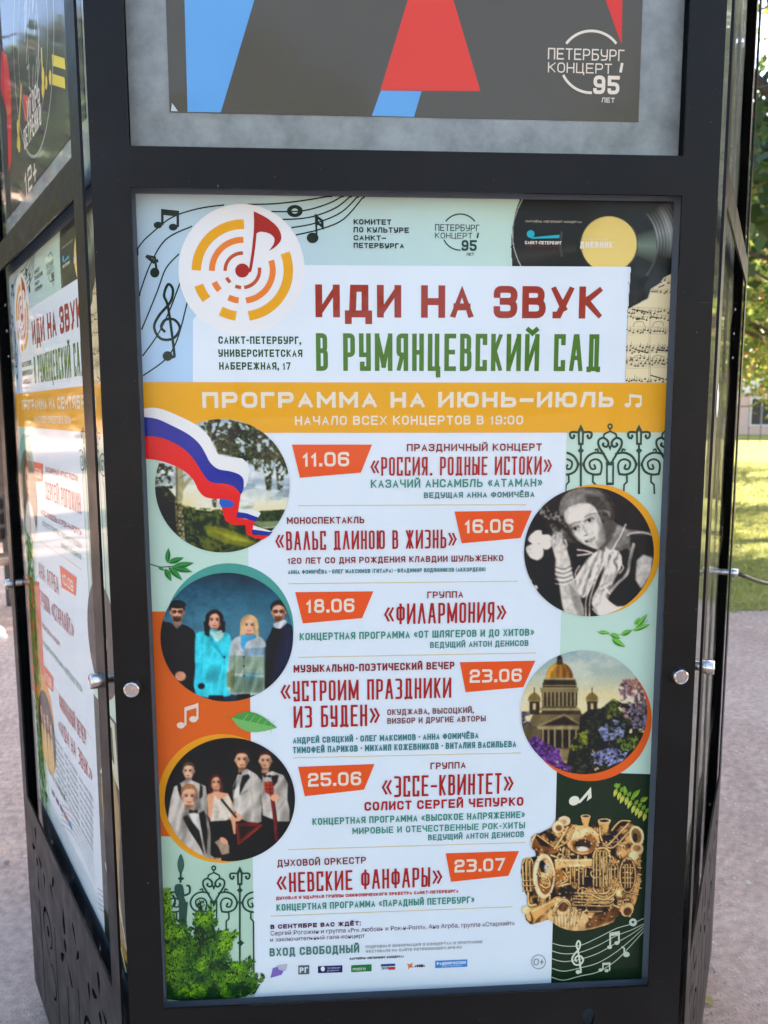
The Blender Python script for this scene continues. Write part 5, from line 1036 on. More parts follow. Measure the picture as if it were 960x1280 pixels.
# big bell disc upper centre
cv.E((70,44,28),420,380,104,92,.05);cv.E((216,184,136),418,376,98,86,.1);cv.E((150,98,54),425,395,80,62,.3);cv.E((238,220,180),395,345,60,24,.7,.8,rot=-20);cv.E((70,60,58),420,405,50,32,.2);cv.E((210,214,220),415,430,34,14,.5)
cv.P((206,172,120),[(255,490),(470,488),(470,530),(255,545)],2); cv.L((244,226,190),[(255,498),(470,495)],8,.8); cv.P((176,120,60),[(255,545),(330,570),(330,600),(255,620)],2)
# left oval horn bell
cv.E((240,226,200),188,590,64,132,.06); cv.E((150,98,48),196,592,48,108,.08); cv.E((226,190,130),200,560,38,70,.4); cv.E((60,40,28),184,535,22,38,.3,rot=-20); cv.E((150,160,170),205,540,16,30,.5); tube_([(165,640),(200,660),(225,640),(215,600)],10); tube_([(150,560),(170,600),(210,620)],9)
# trombone/trumpet bell left top
cv.P((140,92,52),[(115,360),(150,335),(210,390),(290,430),(240,460),(150,450),(110,420)],1,sm=2); cv.P((60,40,26),[(130,345),(165,360),(230,420),(170,410)],1); cv.L((240,220,176),[(112,420),(118,380),(140,342)],9,sm=3); cv.L((226,190,130),[(150,350),(270,432)],6,.9)
for (x,y,r1,r2) in [(435,235,32,12),(545,262,42,15)]:
    cv.P((190,150,92),[(x-r1,y),(x+r1,y),(x+14,y+70),(x-14,y+70)],1); cv.E((236,212,166),x,y,r1,r2,.1); cv.E((80,44,30),x,y+1,r1*.7,r2*.6,.3)
cv.E((222,206,180),310,262,36,30,.1); cv.E((170,140,110),300,270,22,18,.3); cv.E((228,210,180),270,300,34,34,.15);cv.E((120,84,54),276,306,20,20,.4)
tube_([(330,300),(290,370),(250,430)],12); tube_([(365,310),(330,380),(270,420)],9)
tube_([(520,300),(525,360),(560,410),(640,330),(690,280)],10); tube_([(540,410),(600,420),(690,330)],9); tube_([(590,320),(640,265),(700,265)],9)
cv.E((234,214,174),738,350,44,60,.08,rot=-12); cv.E((130,96,62),735,352,30,46,.2,rot=-12); cv.E((60,50,44),728,362,14,28,.3); cv.E((222,196,150),740,430,40,34,.15);cv.E((150,110,70),738,425,24,20,.4); cv.E((230,208,168),720,470,30,26,.2)
for x in (482,500,520,540,560,578): tube_([(x,650),(x,470),(x+4,440)],7)
tube_([(480,480),(500,432),(560,428),(582,480)],11); 
for x in (565,588,608): tube_([(x,610),(x,540),(x+8,520),(x+18,540),(x+18,610)],5)
for x in (345,370,395,420): tube_([(x,530),(x,640)],7); cv.E((240,220,180),x,528,9,7,.3)
for y in (690,708,726,744,762): tube_([(360,y),(560,y+6),(600,y-10)],6)
tube_([(480,660),(500,690),(560,690),(590,650)],10); tube_([(470,700),(540,730),(600,700),(630,640)],10)
cv.E((150,110,66),684,585,54,110,.05); cv.E((90,60,38),684,585,42,94,.1); tube_([(684+46*math.cos(t),585+102*math.sin(t)) for t in np.linspace(0,6.28,24)],7,2); 
for y in (540,570,600,630): tube_([(655,y),(712,y)],6)
for x in (668,684,700): tube_([(x,520),(x,660)],5)
for y in (500,540,580,620,660): tube_([(745,y),(766,y+2)],8)
for x in (62,82,104): tube_([(x+6,680),(x,520),(x+12,490)],8)
tube_([(60,520),(80,488),(112,488),(124,520)],8); 
for y in (620,650,680): cv.L((110,70,40),[(60,y),(120,y)],9); cv.L((240,214,160),[(62,y-3),(118,y-3)],3)
tube_([(95,690),(100,760),(140,760)],14)
cv.P((206,160,96),[(85,800),(130,780),(260,715),(330,700),(340,720),(260,760),(160,830),(120,880),(80,850)],1,sm=2); cv.L((246,228,186),[(120,800),(250,735),(330,708)],7,.8); cv.E((120,70,40),98,832,22,46,.2,rot=-20); cv.E((216,176,116),96,828,14,34,.4,rot=-20); cv.E((226,206,170),80,790,26,26,.3)
cv.P((214,182,132),[(215,790),(330,760),(470,830),(620,790),(600,860),(480,905),(380,918),(290,900),(220,850)],2,.9,sm=2); cv.P((120,76,44),[(460,840),(620,780),(630,830),(560,870),(440,905)],5,.9,sm=2); cv.E((240,222,186),330,850,60,28,.9,.8,rot=10)
for i in range(9): cv.L((84,54,34),[(230+i*24,770),(245+i*20,820),(255+i*17,890)],3,.8,sm=3)
cv.E((226,200,150),300,770,50,46,.1); cv.E((120,84,54),300,772,30,30,.3); tube_([(240,820),(300,740),(350,790),(330,860)],7)
cv.E((214,180,128),680,790,40,44,.1,rot=30); cv.E((110,72,44),684,800,24,26,.3,rot=30); cv.E((232,206,160),630,690,14,20,.3)
cv.P((200,168,120),[(370,860),(385,800),(400,860)],1,.8); tube_([(280,640),(330,610),(300,560)],8); cv.E((60,38,26),320,690,46,34,.6,.9)
for i in range(420):
    a=rs2.uniform(0,6.28);r=rs2.uniform(0,1)**.5; x=420+320*r*math.cos(a);y=580+300*r*math.sin(a); cv.E((255,246,222) if i%2 else (52,32,22),x,y,rs2.uniform(2,7),rs2.uniform(1.5,4),.7,.8,rot=rs2.uniform(-90,90))
_A=cv.A.copy(); photo(cv,c=.8,grain=9,fold=.16,seed=7); cv.A=_A; _l=cv.I.mean(-1,keepdims=True); cv.I=np.clip((cv.I*.82+_l*.18)*np.array((1.14,1.09,1.0)),0,255)
cv.A*=np.clip(cv.blur((cv.A>.2).astype(float),1),0,1)
mask_picture(bill,f,cv,T,12,'brass_instruments_picture','golden ball made of brass horns and trumpets',4)

# ================================================================ upper front notice
uz=zu-0.01
up,fu=poster_root('dark_notice',0,uz,0.0,label='dark grey poster with blue and red blocks on grey board in the upper front window',cat='poster')
bl,brr=fu(212,139.2),fu(798,153); H_U=0.80; b=MB(); zl=(bl[1]+brr[1])/2
tl=fu(212.5,0);trr=fu(802,0)
bx0,bx1=bl[0],brr[0]
b.add([(x,y,z) for x in(bx0,bx1) for y in(0,0.0006) for z in(zl,zl+H_U)],[(0,1,3,2),(4,6,7,5),(0,4,5,1),(2,3,7,6),(0,2,6,4),(1,5,7,3)],ink((84,84,80)))
b.build('paper',M['print'],up,color=True)
PWs,PHs=PW,PHT
def upoly(name,pts,col,label,lay=2):
    s=Sheet(name,up,fu,label); s.hw=10;s.h=10; q=[fu(*p) for p in pts]; q=[(min(max(a,bx0),bx1),min(b_,zl+H_U)) for a,b_ in q]; s.poly2(q,col,lay); s.done()
upoly('printed_block',[(276,140.5),(234.5,140),(229,-60),(336,-60)],(96,160,228),'bright blue slanted block at the left')
upoly('printed_block',[(475.5,113),(600.5,114),(549,-60),(528,-60)],(204,68,58),'red wedge in the middle')
upoly('printed_block',[(476,113.4),(527,114),(517.5,146.2),(464.8,144.7)],(96,160,228),'small blue slanted block under the red wedge')
upoly('printed_block',[(777,56),(757,0),(735,-60),(779,-60)],(204,60,54),'red wedge at the right edge')
s=Sheet('anniversary_emblem',up,fu); s.hw=10;s.h=10; logo_anniv(s,739,77.5,1.72,(232,230,226),4,1.2); s.done()
o=mk('torn_corner',[(bx0+.002,-.0004,zl+.001),(bx0+.012,-.0004,zl+.001),(bx0+.004,-.0012,zl+.012)],[(0,1,2)],M['print'],up,[(.6,.62,.62)]*3)

# ================================================================ left bill: September programme
sep,fs=poster_root('concert_poster',-1,PZ0,label='September concert programme poster seen at a slant in the left side window',cat='poster')
paper(sep); 
Mfront=face_matrix(0)@Matrix.Translation((0,DEP-0.0012,PZ0)); ff=rectify(Mfront)      # same artwork frame as the front bill
poster_head(sep,ff); band(sep,ff,'ПРОГРАММА НА СЕНТЯБРЬ',252.8,767,'НАЧАЛО ВСЕХ КОНЦЕРТОВ В 19:00',368.7,653.7)
s=Sheet('colour_field',sep,ff,'mint strip at the left'); s.poly([(150,541),(307,541),(310.3,690),(318.5,1262),(150,1262)],MINT,2); s.done(); s=Sheet('colour_field',sep,ff,'mint strip at the right'); s.poly([(709,530),(860,530),(840,900),(701,900)],MINT,2); s.done()
s=Sheet('fence_print',sep,ff); 
for cx in (177,675): fence_motif(s,ZI,cx,fc,9,2.0,'fs',1900)
fence_motif(s,ZI,427,fc,9,2.0,'h',520); s.b.v=[(min(max(v[0],-PW/2),PW/2),v[1],v[2]) for v in s.b.v]; s.done()
def L(x,y): return fs(x,y)
def lrect(s,x0,y0,x1,y1,col,lay): s.poly2([L(x0,y0),L(x0,y1),L(x1,y1),L(x1,y0)],col,lay)
s=Sheet('colour_field',sep,fs,'orange side block with green shrub edge'); a0=L(30,640);a1=L(44,880)
s.poly2([(-PW/2,L(40,860)[1]),(-PW/2+.17,L(40,860)[1]),(-PW/2+.17,L(40,720)[1]),(-PW/2,L(36,720)[1])],(206,98,34),3); s.done()
s=Sheet('shrub_print',sep,fs); rs=random.Random(5)
for i in range(900):
    x=-PW/2+rs.uniform(0,.10)+.02; z=rs.uniform(.30,.75) if i%3 else rs.uniform(0.0,.28); a=R(rs.uniform(30,150)); L_=.018
    x=min(x,PW/2); s.b.add([(max(x,-PW/2),-.0007,z),(max(x+L_*.4*math.cos(a)-.004,-PW/2),-.0007,z+L_*.5),(x+L_*math.cos(a)*.5,-.0007,z+L_),(x+.005,-.0007,z+L_*.5)],[(0,1,2,3)],ink(mix((40,90,26),(130,180,50),rs.random())))
s.done()
# portrait and tags (positions read off the slanted view)
def sep_disc(cx,cy,r,label,kind):
    c=L(cx,cy); cv=Cv(0,0,400,400,4); cv.grad([(0,(96,104,92)),(400,(60,64,56))]) if kind==0 else cv.grad([(0,(36,26,24)),(400,(20,16,18))])
    if kind==0: cv.person(200,130,70,(222,172,146),(96,70,48),.2); cv.P((206,210,216),[(80,400),(110,280),(170,230),(240,235),(310,290),(340,400)],sm=2); cv.P((150,150,160),[(200,240),(230,300),(220,400),(190,400)],2,.6)
    else:
        for i,x in enumerate((90,160,240,310)): cv.person(x,130+i%2*20,32,(222,172,146),(90,60,40),0); cv.P((206,170,90),[(x-36,400),(x-30,220),(x,190),(x+30,220),(x+36,400)],sm=2)
    fdir=lambda x,y:(c[0]+(x-200)/200*r,c[1]-(y-200)/200*r)
    s=Sheet('crescent_print',sep,fs); s.poly2([(min(max(c[0]-.012+r*1.04*math.cos(t),-PW/2),PW/2),c[1]+.03+r*1.04*math.sin(t)) for t in np.linspace(0,6.28,60,endpoint=False)],(110,176,176) if kind==0 else (228,160,36),4); s.done()
    disc_picture(sep,fdir,cv,lambda p:p,200,200,195,195,8,label,60)
sep_disc(36,618,.105,'round portrait of a man in a pale shirt',0); sep_disc(59,915,.10,'round picture of performers in gold',1)
s=Sheet('record_picture',sep,fs,'black record disc at the right'); c=L(128,800); s.poly2([(min(c[0]+.10*math.cos(t),PW/2),c[1]+.10*math.sin(t)) for t in np.linspace(0,6.28,60,endpoint=False)],(46,44,46),5); s.poly2([(min(c[0]+.032*math.cos(t),PW/2),c[1]+.032*math.sin(t)) for t in np.linspace(0,6.28,30,endpoint=False)],(206,190,150),6); s.done()
def ltag(x0,y0,x1,y1,t):
    a=L(x0,y0);b_=L(x1,y1); zt_,zb_=a[1],L(x0,y1)[1]; h_=.044; w_=b_[0]-a[0]
    s=Sheet('date_tag',sep,fs); s.poly2([(a[0],a[1]-h_),(a[0]+w_,a[1]-h_*.85),(a[0]+w_*1.12,a[1]),(a[0]-.006,a[1])],ORG,8); o=s.done(); s2=Sheet('date_lettering',o,fs); s2.text2(t,a[0]+w_*.1,a[0]+w_*.88,a[1]-h_*.76,a[1]-h_*.28,(246,240,234),10,'title',.185); s2.done()
def ltext(t,x0,y0,x1,h,col,st='wide',wt=None,s=None):
    a=L(x0,y0); b_=L(x1,y0); s.text2(t,a[0],b_[0],a[1]-h,a[1],col,8,st,wt)
ltag(43,577,54,605,'03.09');ltag(76,707,95,745,'10.09');ltag(56,832,67,870,'17.09')
s=Sheet('event_lettering',sep,fs); hh=.030
ltext('ЗАСЛУЖЕННЫЙ АРТИСТ РОССИИ',57,583,97,.011,MAR,'wide',.2,s); ltext('СЕРГЕЙ РОГОЖИН',57,602,100,.036,DEEP,'cond',None,s)
ltext('«PRO ЛЮБОВЬ И РОК-Н-РОЛЛ»',51,636,101,.012,MAR,'wide',.2,s); ltext('СОЛИСТ ГРУППЫ, ПЕСНИ О ЛЮБВИ',53,651,101,.010,TEAL,'wide',.18,s); ltext('ВЕДУЩИЙ АНТОН ДЕНИСОВ',77,678,101,.009,TEAL,'wide',.18,s); s.done()
s=Sheet('event_lettering',sep,fs)
ltext('АНА АГРБА',48,702,72,.036,DEEP,'cond',None,s); ltext('ГРУППА «СТАРЛАЙТ»',50,737,90,.036,DEEP,'cond',None,s); ltext('ПЕСНИ ЭПОХИ, КОНЦЕРТ',53,778,74,.011,MAR,'wide',.2,s)
ltext('КОНЦЕРТНАЯ ПРОГРАММА «ЗВЁЗДНОЕ ЛЕТО»',54,800,100,.012,TEAL,'wide',.18,s); s.done()
s=Sheet('event_lettering',sep,fs)
ltext('ФИНАЛЬНЫЙ ВЕЧЕР',74,866,105,.034,DEEP,'cond',None,s); ltext('«ИДИ НА ЗВУК»',73,896,112,.034,DEEP,'cond',None,s)
for i in range(8): ltext('АНДРЕЙ СВЯЦКИЙ · ОЛЕГ МАКСИМОВ · АННА ФОМИЧЁВА',64+i*1.2,912+i*9.5,113,.008,(90,120,140),'wide',.18,s)
ltext('ВХОД СВОБОДНЫЙ',63,961,80,.014,(72,122,120),'wide',.19,s); s.done()
s=Sheet('partner_logo',sep,fs,'row of small blue partner logos')
for i in range(5): 
    a=L(65+i*5.2,985+i*9.6); s.poly2([(a[0],a[1]-.012),(a[0]+.034,a[1]-.012),(a[0]+.034,a[1]),(a[0],a[1])],[(78,100,122),(60,60,120),(60,80,110),(150,90,90),(58,132,214)][i],8)
s.done()
s=Sheet('divider_rule',sep,fs)
for (x0,y0,x1) in ((50,676,100),(58,845,112)): 
    a=L(x0,y0);b_=L(x1,y0); s.poly2([(a[0],a[1]-.001),(b_[0],a[1]-.001),(b_[0],a[1]+.0005),(a[0],a[1]+.0005)],GL_,3)
s.done()
s=Sheet('printed_music_staff',sep,fs,'thin dark staff and notes at the foot')
for i in range(5): s.stroke2([(-.12+t,.10-.012*i+.035*math.sin(t*9)) for t in np.linspace(0,.3,14)],.0012,(60,70,80),6)
for i in range(5): s.stroke2([(.20+t,.07-.010*i+.03*math.sin(t*12)) for t in np.linspace(0,.2,10)],.0012,(60,70,80),6)
s.done()
# dark strip with brass at its right edge
s=Sheet('colour_field',sep,ff,'dark green side block'); s.poly([(698,900),(860,900),(830,1250),(686,1250)],(30,52,50),3); s.done()
s=Sheet('brass_instruments_picture',sep,ff,'gold horns on the dark strip'); s.hw=PW/2
s.poly(smooth([(715,1010),(760,960),(800,1010),(780,1120),(800,1200),(740,1180),(720,1090)],3,True),(150,126,66),5); s.stroke([(715,1000),(735,990),(765,1060),(770,1130),(810,1200)],4,(224,222,214),6,sm=4,clip=True); s.stroke([(712,1120),(745,1170),(790,1215)],4,(224,222,214),6,sm=4,clip=True); s.ell(742,1150,9,12,(180,110,90),6,hole=.5)
s.done()
s=Sheet('printed_panel',sep,ff,'pale stencil panel on the dark strip'); s.poly([(722,905),(800,905),(806,985),(722,960)],(196,206,184),5); s.poly([(740,915),(758,915),(758,950),(740,945)],(40,60,56),6); s.poly([(772,915),(788,915),(790,960),(774,955)],(40,60,56),6); s.done()

# ================================================================ upper left poster (glaring)
ul,fl=poster_root('dark_poster',-1,uz,label='dark poster with yellow blocks and white lettering behind glare in upper left window',cat='poster')
a=fl(13,280);b_=fl(90,193); z0_=a[1]+.018
b=MB(); b.add([(x,y,z) for x in(-.375,.375) for y in(0,0.0006) for z in(z0_,z0_+.85)],[(0,1,3,2),(4,6,7,5),(0,4,5,1),(2,3,7,6),(0,2,6,4),(1,5,7,3)],ink((70,66,66))); b.build('paper',M['print'],ul,color=True)
def U(x,y): return fl(x,y)
s=Sheet('printed_block',ul,fl,'two yellow blocks'); 
for (x0,y0,x1,y1) in ((65,68,81,84),(65,92,81,108)): s.poly2([U(x0,y0),U(x0+1,y1-2),U(x1+1,y1+3),U(x1,y0+5)],(232,222,90),3)
s.done()
s=Sheet('gold_flecks',ul,fl,'gold and yellow notes'); 
for x,y,r_ in ((54,95,.012),(58,103,.01),(63,97,.01),(54,112,.012),(23,160,.014),(24,180,.014)): c=U(x,y); s.poly2([(c[0]+r_*math.cos(t),c[1]+r_*1.2*math.sin(t)) for t in np.linspace(0,6.28,16,endpoint=False)],(222,202,90),3)
s.stroke2([U(27,105),U(25,140),U(22,185)],.012,(206,178,90),3); s.stroke2([U(52,60),U(54,108)],.008,(232,222,120),3); s.done()['kind']='stuff'
s=Sheet('printed_block',ul,fl,'red flame shapes'); s.poly2([U(2,62),U(9,70),U(14,110),U(15,200),U(11,215),U(9,140),U(1,110)],(196,50,60),3); s.poly2([U(29,118),U(36,120),U(34,150),U(31,152)],(186,60,60),3); s.done()
s=Sheet('printed_ring',ul,fl,'white sketched portrait rings'); c=U(40,50)
for r_,w_ in ((.19,.006),(.14,.004)): s.stroke2([(c[0]+r_*math.cos(t),c[1]+r_*1.05*math.sin(t)) for t in np.linspace(0,6.28,40)],w_,(150,152,156),3)
for i in range(18): a_=i*1.7; s.stroke2([(c[0]+.07*math.cos(a_)*(.3+i%3*.3),c[1]+.11*math.sin(a_)),(c[0]+.07*math.cos(a_+.8),c[1]+.11*math.sin(a_+.6)*(.4+i%2*.5))],.006,(156,158,162),3)
s.done()
s=Sheet('title_lettering',ul,fl); a=U(35,152);b_=U(51,140); s.text2('ИГОРЬ',a[0],b_[0],a[1]-.0,a[1]+.038,(232,234,238),4,'cond',.15); s.done(); s=Sheet('title_lettering',ul,fl); a=U(31,188);b_=U(53,170); s.text2('ПЕТРЕНКО',a[0],b_[0],a[1],a[1]+.038,(232,234,238),4,'cond',.15); s.done(); s=Sheet('age_mark',ul,fl); a=U(32,246); b_=U(47,236); s.text2('12+',a[0],b_[0],a[1],a[1]+.045,(232,234,238),4,'cond',.15); s.done()

# the other faces carry bills too (seen only as slivers from here)
for k in (1,2,3):
    lab={1:'dark poster glimpsed edge-on in the right side window',2:'plain programme poster on the far right face, behind the column',3:'plain programme poster on the back face of the column'}[k]
    r_,_f=poster_root('concert_poster',k,PZ0,label=lab,cat='poster'); paper(r_,(62,70,70) if k==1 else WH_)
    if k==1: _s=Sheet('printed_block',r_,ff); _s.poly([(240,560),(780,560),(760,1180),(250,1180)],(96,104,100),3); _s.done(); continue
    fq=ff
    s=Sheet('colour_band',r_,fq); s.poly([(150,477.6),(860,478.6),(860,540.4),(150,541.2)],GOLD,3); s.done()
    s=Sheet('colour_field',r_,fq); s.poly([(150,541),(307,541),(318.5,1262),(150,1262)],MINT,2); s.done(); s=Sheet('colour_field',r_,fq); s.poly([(709,530),(860,530),(830,1245),(688.4,1245)],MINT,2); s.done()
    words(r_,fq,'title_word','ИДИ НА ЗВУК',394.2,753,357,397.5,RED,7,'title',.195)
# ================================================================ the park around it
def ground_at(x,y):                       # where the sight line through a photo point meets the ground (used once, to measure the park)
    d=_fw+_rt2*((x-480)/CF)+_up2*((640-y)/CF); t=-CAMP.z/d.z; return CAMP+d*t
def gmat(name,c0,c1,c2,sc,bumps):
    m=bpy.data.materials.new(name); m.use_nodes=True; n=m.node_tree.nodes; l=m.node_tree.links; p=n['Principled BSDF']; p.inputs['Roughness'].default_value=.95; p.inputs['Specular IOR Level'].default_value=.25
    tc=n.new('ShaderNodeTexCoord'); a=n.new('ShaderNodeTexNoise'); a.inputs['Scale'].default_value=sc; a.inputs['Detail'].default_value=12; a.inputs['Roughness'].default_value=.7; l.new(tc.outputs['Object'],a.inputs['Vector'])
    r=n.new('ShaderNodeValToRGB'); r.color_ramp.elements[0].position=.3; r.color_ramp.elements[0].color=(*c0,1); r.color_ramp.elements[1].position=.7; r.color_ramp.elements[1].color=(*c2,1); e=r.color_ramp.elements.new(.5); e.color=(*c1,1)
    l.new(a.outputs['Fac'],r.inputs[0])
    b2=n.new('ShaderNodeTexNoise'); b2.inputs['Scale'].default_value=sc*22; b2.inputs['Detail'].default_value=5; l.new(tc.outputs['Object'],b2.inputs['Vector'])
    mr=n.new('ShaderNodeMapRange'); mr.inputs[1].default_value=.3;mr.inputs[2].default_value=.7;mr.inputs[3].default_value=.70;mr.inputs[4].default_value=1.2; l.new(b2.outputs['Fac'],mr.inputs[0])
    x=n.new('ShaderNodeVectorMath'); x.operation='SCALE'; l.new(r.outputs[0],x.inputs[0]); l.new(mr.outputs[0],x.inputs['Scale']); l.new(x.outputs[0],p.inputs['Base Color'])
    prev=None
    for s_,st,di in bumps:
        t=n.new('ShaderNodeTexNoise'); t.inputs['Scale'].default_value=s_; t.inputs['Detail'].default_value=4; l.new(tc.outputs['Object'],t.inputs['Vector'])
        b=n.new('ShaderNodeBump'); b.inputs['Strength'].default_value=st; b.inputs['Distance'].default_value=di; l.new(t.outputs['Fac'],b.inputs['Height'])
        if prev: l.new(prev.outputs[0],b.inputs['Normal'])
        prev=b
    l.new(prev.outputs[0],p.inputs['Normal']); return m
M['gravel']=gmat('fine_gravel',(.39,.265,.205),(.48,.34,.27),(.56,.41,.33),1.6,[(35,.6,.02),(130,.8,.008),(420,.7,.003)])
M['lawn']=gmat('lawn_soil',(.17,.18,.04),(.26,.25,.055),(.33,.29,.09),1.1,[(20,.6,.04),(90,.8,.02)])
b=MB(); b.add([(-500,-500,0),(500,-500,0),(500,500,0),(-500,500,0)],[(0,1,2,3)]); tag(b.build('gravel_ground',M['gravel']),kind='structure')
A=ground_at(905,766);B=ground_at(960,764); 
edge=[]; rs=random.Random(2)
dirx=(B-A).normalized()
for i in range(90):
    t=-0.9+i*.25; p=A+dirx*t; edge.append((p.x,p.y+rs.uniform(-.07,.07)))
V=[(x,y,.006) for x,y in edge]+[(edge[-1][0]+200,edge[-1][1],.006),(edge[-1][0]+200,300,.006),(edge[0][0]-12,300,.006),(edge[0][0]-12,edge[0][1]+30,.006),(edge[0][0]-.6,edge[0][1]+3,.006)]
tag(mk('lawn',V,[tuple(range(len(V)))],M['lawn']),kind='structure')
# grass blades
gv=[];gf=[];gc=[]
r2=np.random.default_rng(4)
def blades(N,x0,x1,y0,y1,h0,wd):
    X=r2.uniform(x0,x1,N);Y=r2.uniform(y0,y1,N)
    base=len(gv)
    nn=vnoise(X*40+500,Y*40+500,22,5); n2=vnoise(X*40+500,Y*40+500,7,6)
    for x,y,a,b_ in zip(X,Y,nn,n2):
        if y< A.y+(x-A.x)*dirx.y/dirx.x+.02-r2.uniform(0,.10): continue
        th=r2.uniform(0,6.28);h=h0*r2.uniform(.5,1.2)*(.6+.6*b_); dx,dy=math.cos(th)*wd,math.sin(th)*wd; lx,ly=r2.normal(0,.02,2); k=len(gv)
        gv.extend([(x-dx,y-dy,.004),(x+dx,y+dy,.004),(x+lx,y+ly,h)]); gf.append((k,k+1,k+2))
        c=np.array((.22,.25,.045))*(1-a)+np.array((.38,.35,.08))*a; 
        if r2.random()<.12: c=np.array((.28,.24,.12))
        c=c*r2.uniform(.7,1.25); gc.extend([c,c,c])
blades(42000,A.x-1.2,A.x+5.0,A.y-.3,A.y+6,.05,.006); blades(26000,A.x-.5,A.x+13,A.y+6,A.y+18,.06,.012)
tag(mk('grass',gv,gf,M['grass'],None,np.array(gc)),kind='stuff',label='short mown grass blades on the lawn')
# pebbles on the gravel
pv=[];pf=[];pc=[]
ico=[(0,0,1),(.89,0,.45),(.28,.85,.45),(-.72,.53,.45),(-.72,-.53,.45),(.28,-.85,.45)]; icf=[(0,1,2),(0,2,3),(0,3,4),(0,4,5),(0,5,1)]
for i in range(9000):
    if i<6000: x=r2.uniform(-4.5,3.6);y=r2.uniform(-.6,5.2)
    else: x=r2.uniform(.5,2.6);y=r2.uniform(-.4,2.5)
    r_=r2.uniform(.0015,.006)*(1 if r2.random()<.95 else 2); k=len(pv); th=r2.uniform(0,6.28);c,s_=math.cos(th),math.sin(th); sx,sy=r2.uniform(.7,1.3,2)
    pv.extend([(x+r_*(sx*p[0]*c-sy*p[1]*s_),y+r_*(sx*p[0]*s_+sy*p[1]*c),r_*p[2]*.8-.0005) for p in ico]); pf.extend([tuple(q+k for q in t) for t in icf]); cc=np.array((.56,.45,.40))*r2.uniform(.55,1.5); pc.extend([cc]*6)
tag(mk('pebbles',pv,pf,M['grass'],None,np.array(pc)),kind='stuff',label='loose pebbles scattered over the gravel')
# fallen leaves (things one can count)
def fallen(px_,py_,size,col,lab,ang):
    p=ground_at(px_,py_); V=[];n_=9
    for i in range(n_):
        t=i/(n_-1); w_=size*.36*math.sin(math.pi*t**.8); V+=[(-w_,size*(t-.5),.004+.012*math.sin(3*t)*.5),(0,size*(t-.5),.002+.005*math.sin(3*t)),(w_,size*(t-.5),.006+.014*math.sin(3*t)*.5)]
    F=[q for i in range(n_-1) for q in ((3*i,3*i+1,3*i+4,3*i+3),(3*i+1,3*i+2,3*i+5,3*i+4))]
    o=mk('fallen_leaf',V,F,M['leaf'],None,np.array([col]*len(V))); o.location=(p.x,p.y,.002); o.rotation_euler=(0,0,ang); tag(o,lab,'leaf',group='fallen leaves on the gravel')
fallen(884,1254,.035,(.42,.38,.16),'small pale yellow leaf on the gravel, nearest the column foot at lower right',.6)
fallen(936,1107,.024,(.62,.58,.52),'tiny whitish leaf on the gravel to the right of the column',1.9)
fallen(937,786,.06,(.66,.62,.55),'bleached leaf on the gravel just before the lawn',1.5)
fallen(912,748,.07,(.5,.4,.2),'tan leaf in the grass edge beside the column',.4); fallen(940,750,.06,(.5,.42,.24),'brownish leaf in the grass edge farther right',2.4)
fallen(8,1082,.03,(.3,.22,.16),'small dark leaf on the gravel at the lower left',.9)

# trees
def tree_mesh(h,cr,nl,ls,seed,pal,trunk_r=.22,crown0=.32):
    r=np.random.default_rng(seed); t=MB()
    def limb(p,d,L_,rad,dep):
        pts=[Vector(p)];rr=[rad];dd=Vector(d).normalized()
        for i in range(5): dd=(dd+Vector(r.normal(0,.10,3))+Vector((0,0,.03))).normalized(); pts.append(pts[-1]+dd*L_/5); rr.append(rad*(1-.14*(i+1)))
        t.tube(pts,rr,8 if dep<1 else 5)
        tips.append(pts[-1])
        if dep<2:
            for k in range(5 if dep==0 else 3):
                a=r.uniform(0,6.28); q=pts[2+int(r.integers(0,4))]; up_=.5 if dep==0 else .25
                limb(q,(math.cos(a),math.sin(a),up_+r.uniform(-.1,.4)),L_*r.uniform(.45,.65),rad*.45,dep+1)
    tips=[]; limb((0,0,-.1),(0,0,1),h*.62,trunk_r,0)
    N=34; cl=[]
    for i in range(N):
        a=r.uniform(0,6.28);u=r.uniform(-1,1);q=r.uniform(.35,1)**.6; rad=math.sqrt(1-u*u)
        cl.append((cr*q*rad*math.cos(a),cr*q*rad*math.sin(a),h*(crown0+1)/2+h*(1-crown0)/2*q*u,cr*r.uniform(.22,.42)))
    V=[];F=[];C_=[]
    for i in range(nl):
        c=cl[int(r.integers(0,N))]; d=r.normal(0,1,3);d/=np.linalg.norm(d); q=r.uniform(.2,1)**.5; p=np.array(c[:3])+d*c[3]*q*np.array((1.15,1.15,.85))
        a=r.normal(0,1,3);a/=np.linalg.norm(a);b_=np.cross(a,r.normal(0,1,3));b_/=np.linalg.norm(b_)+1e-9; L_=ls*r.uniform(.6,1.3); k=len(V)
        V+= [tuple(p-a*L_*.5),tuple(p+b_*L_*.33),tuple(p+a*L_*.5),tuple(p-b_*L_*.33)]; F.append((k,k+1,k+2,k+3)); col=np.array(pal[int(r.integers(0,len(pal)))])*r.uniform(.75,1.3); C_+=[col]*4
    return t,V,F,C_
greens=[(.045,.085,.02),(.06,.11,.025),(.085,.13,.03),(.05,.09,.03)]; mixed=greens+[(.17,.17,.03),(.14,.15,.03),(.20,.12,.03)]
bright=[(.12,.19,.035),(.16,.24,.04),(.19,.25,.05),(.24,.28,.05),(.33,.30,.06),(.36,.20,.07),(.14,.21,.04),(.12,.19,.035),(.18,.25,.05)]
kinds=[tree_mesh(10.5,3.6,15000,.26,3,greens),tree_mesh(8.5,3.1,20000,.14,8,bright,.16,.16),tree_mesh(5.5,2.2,9000,.16,13,mixed,.12,.12)]
tm=[]
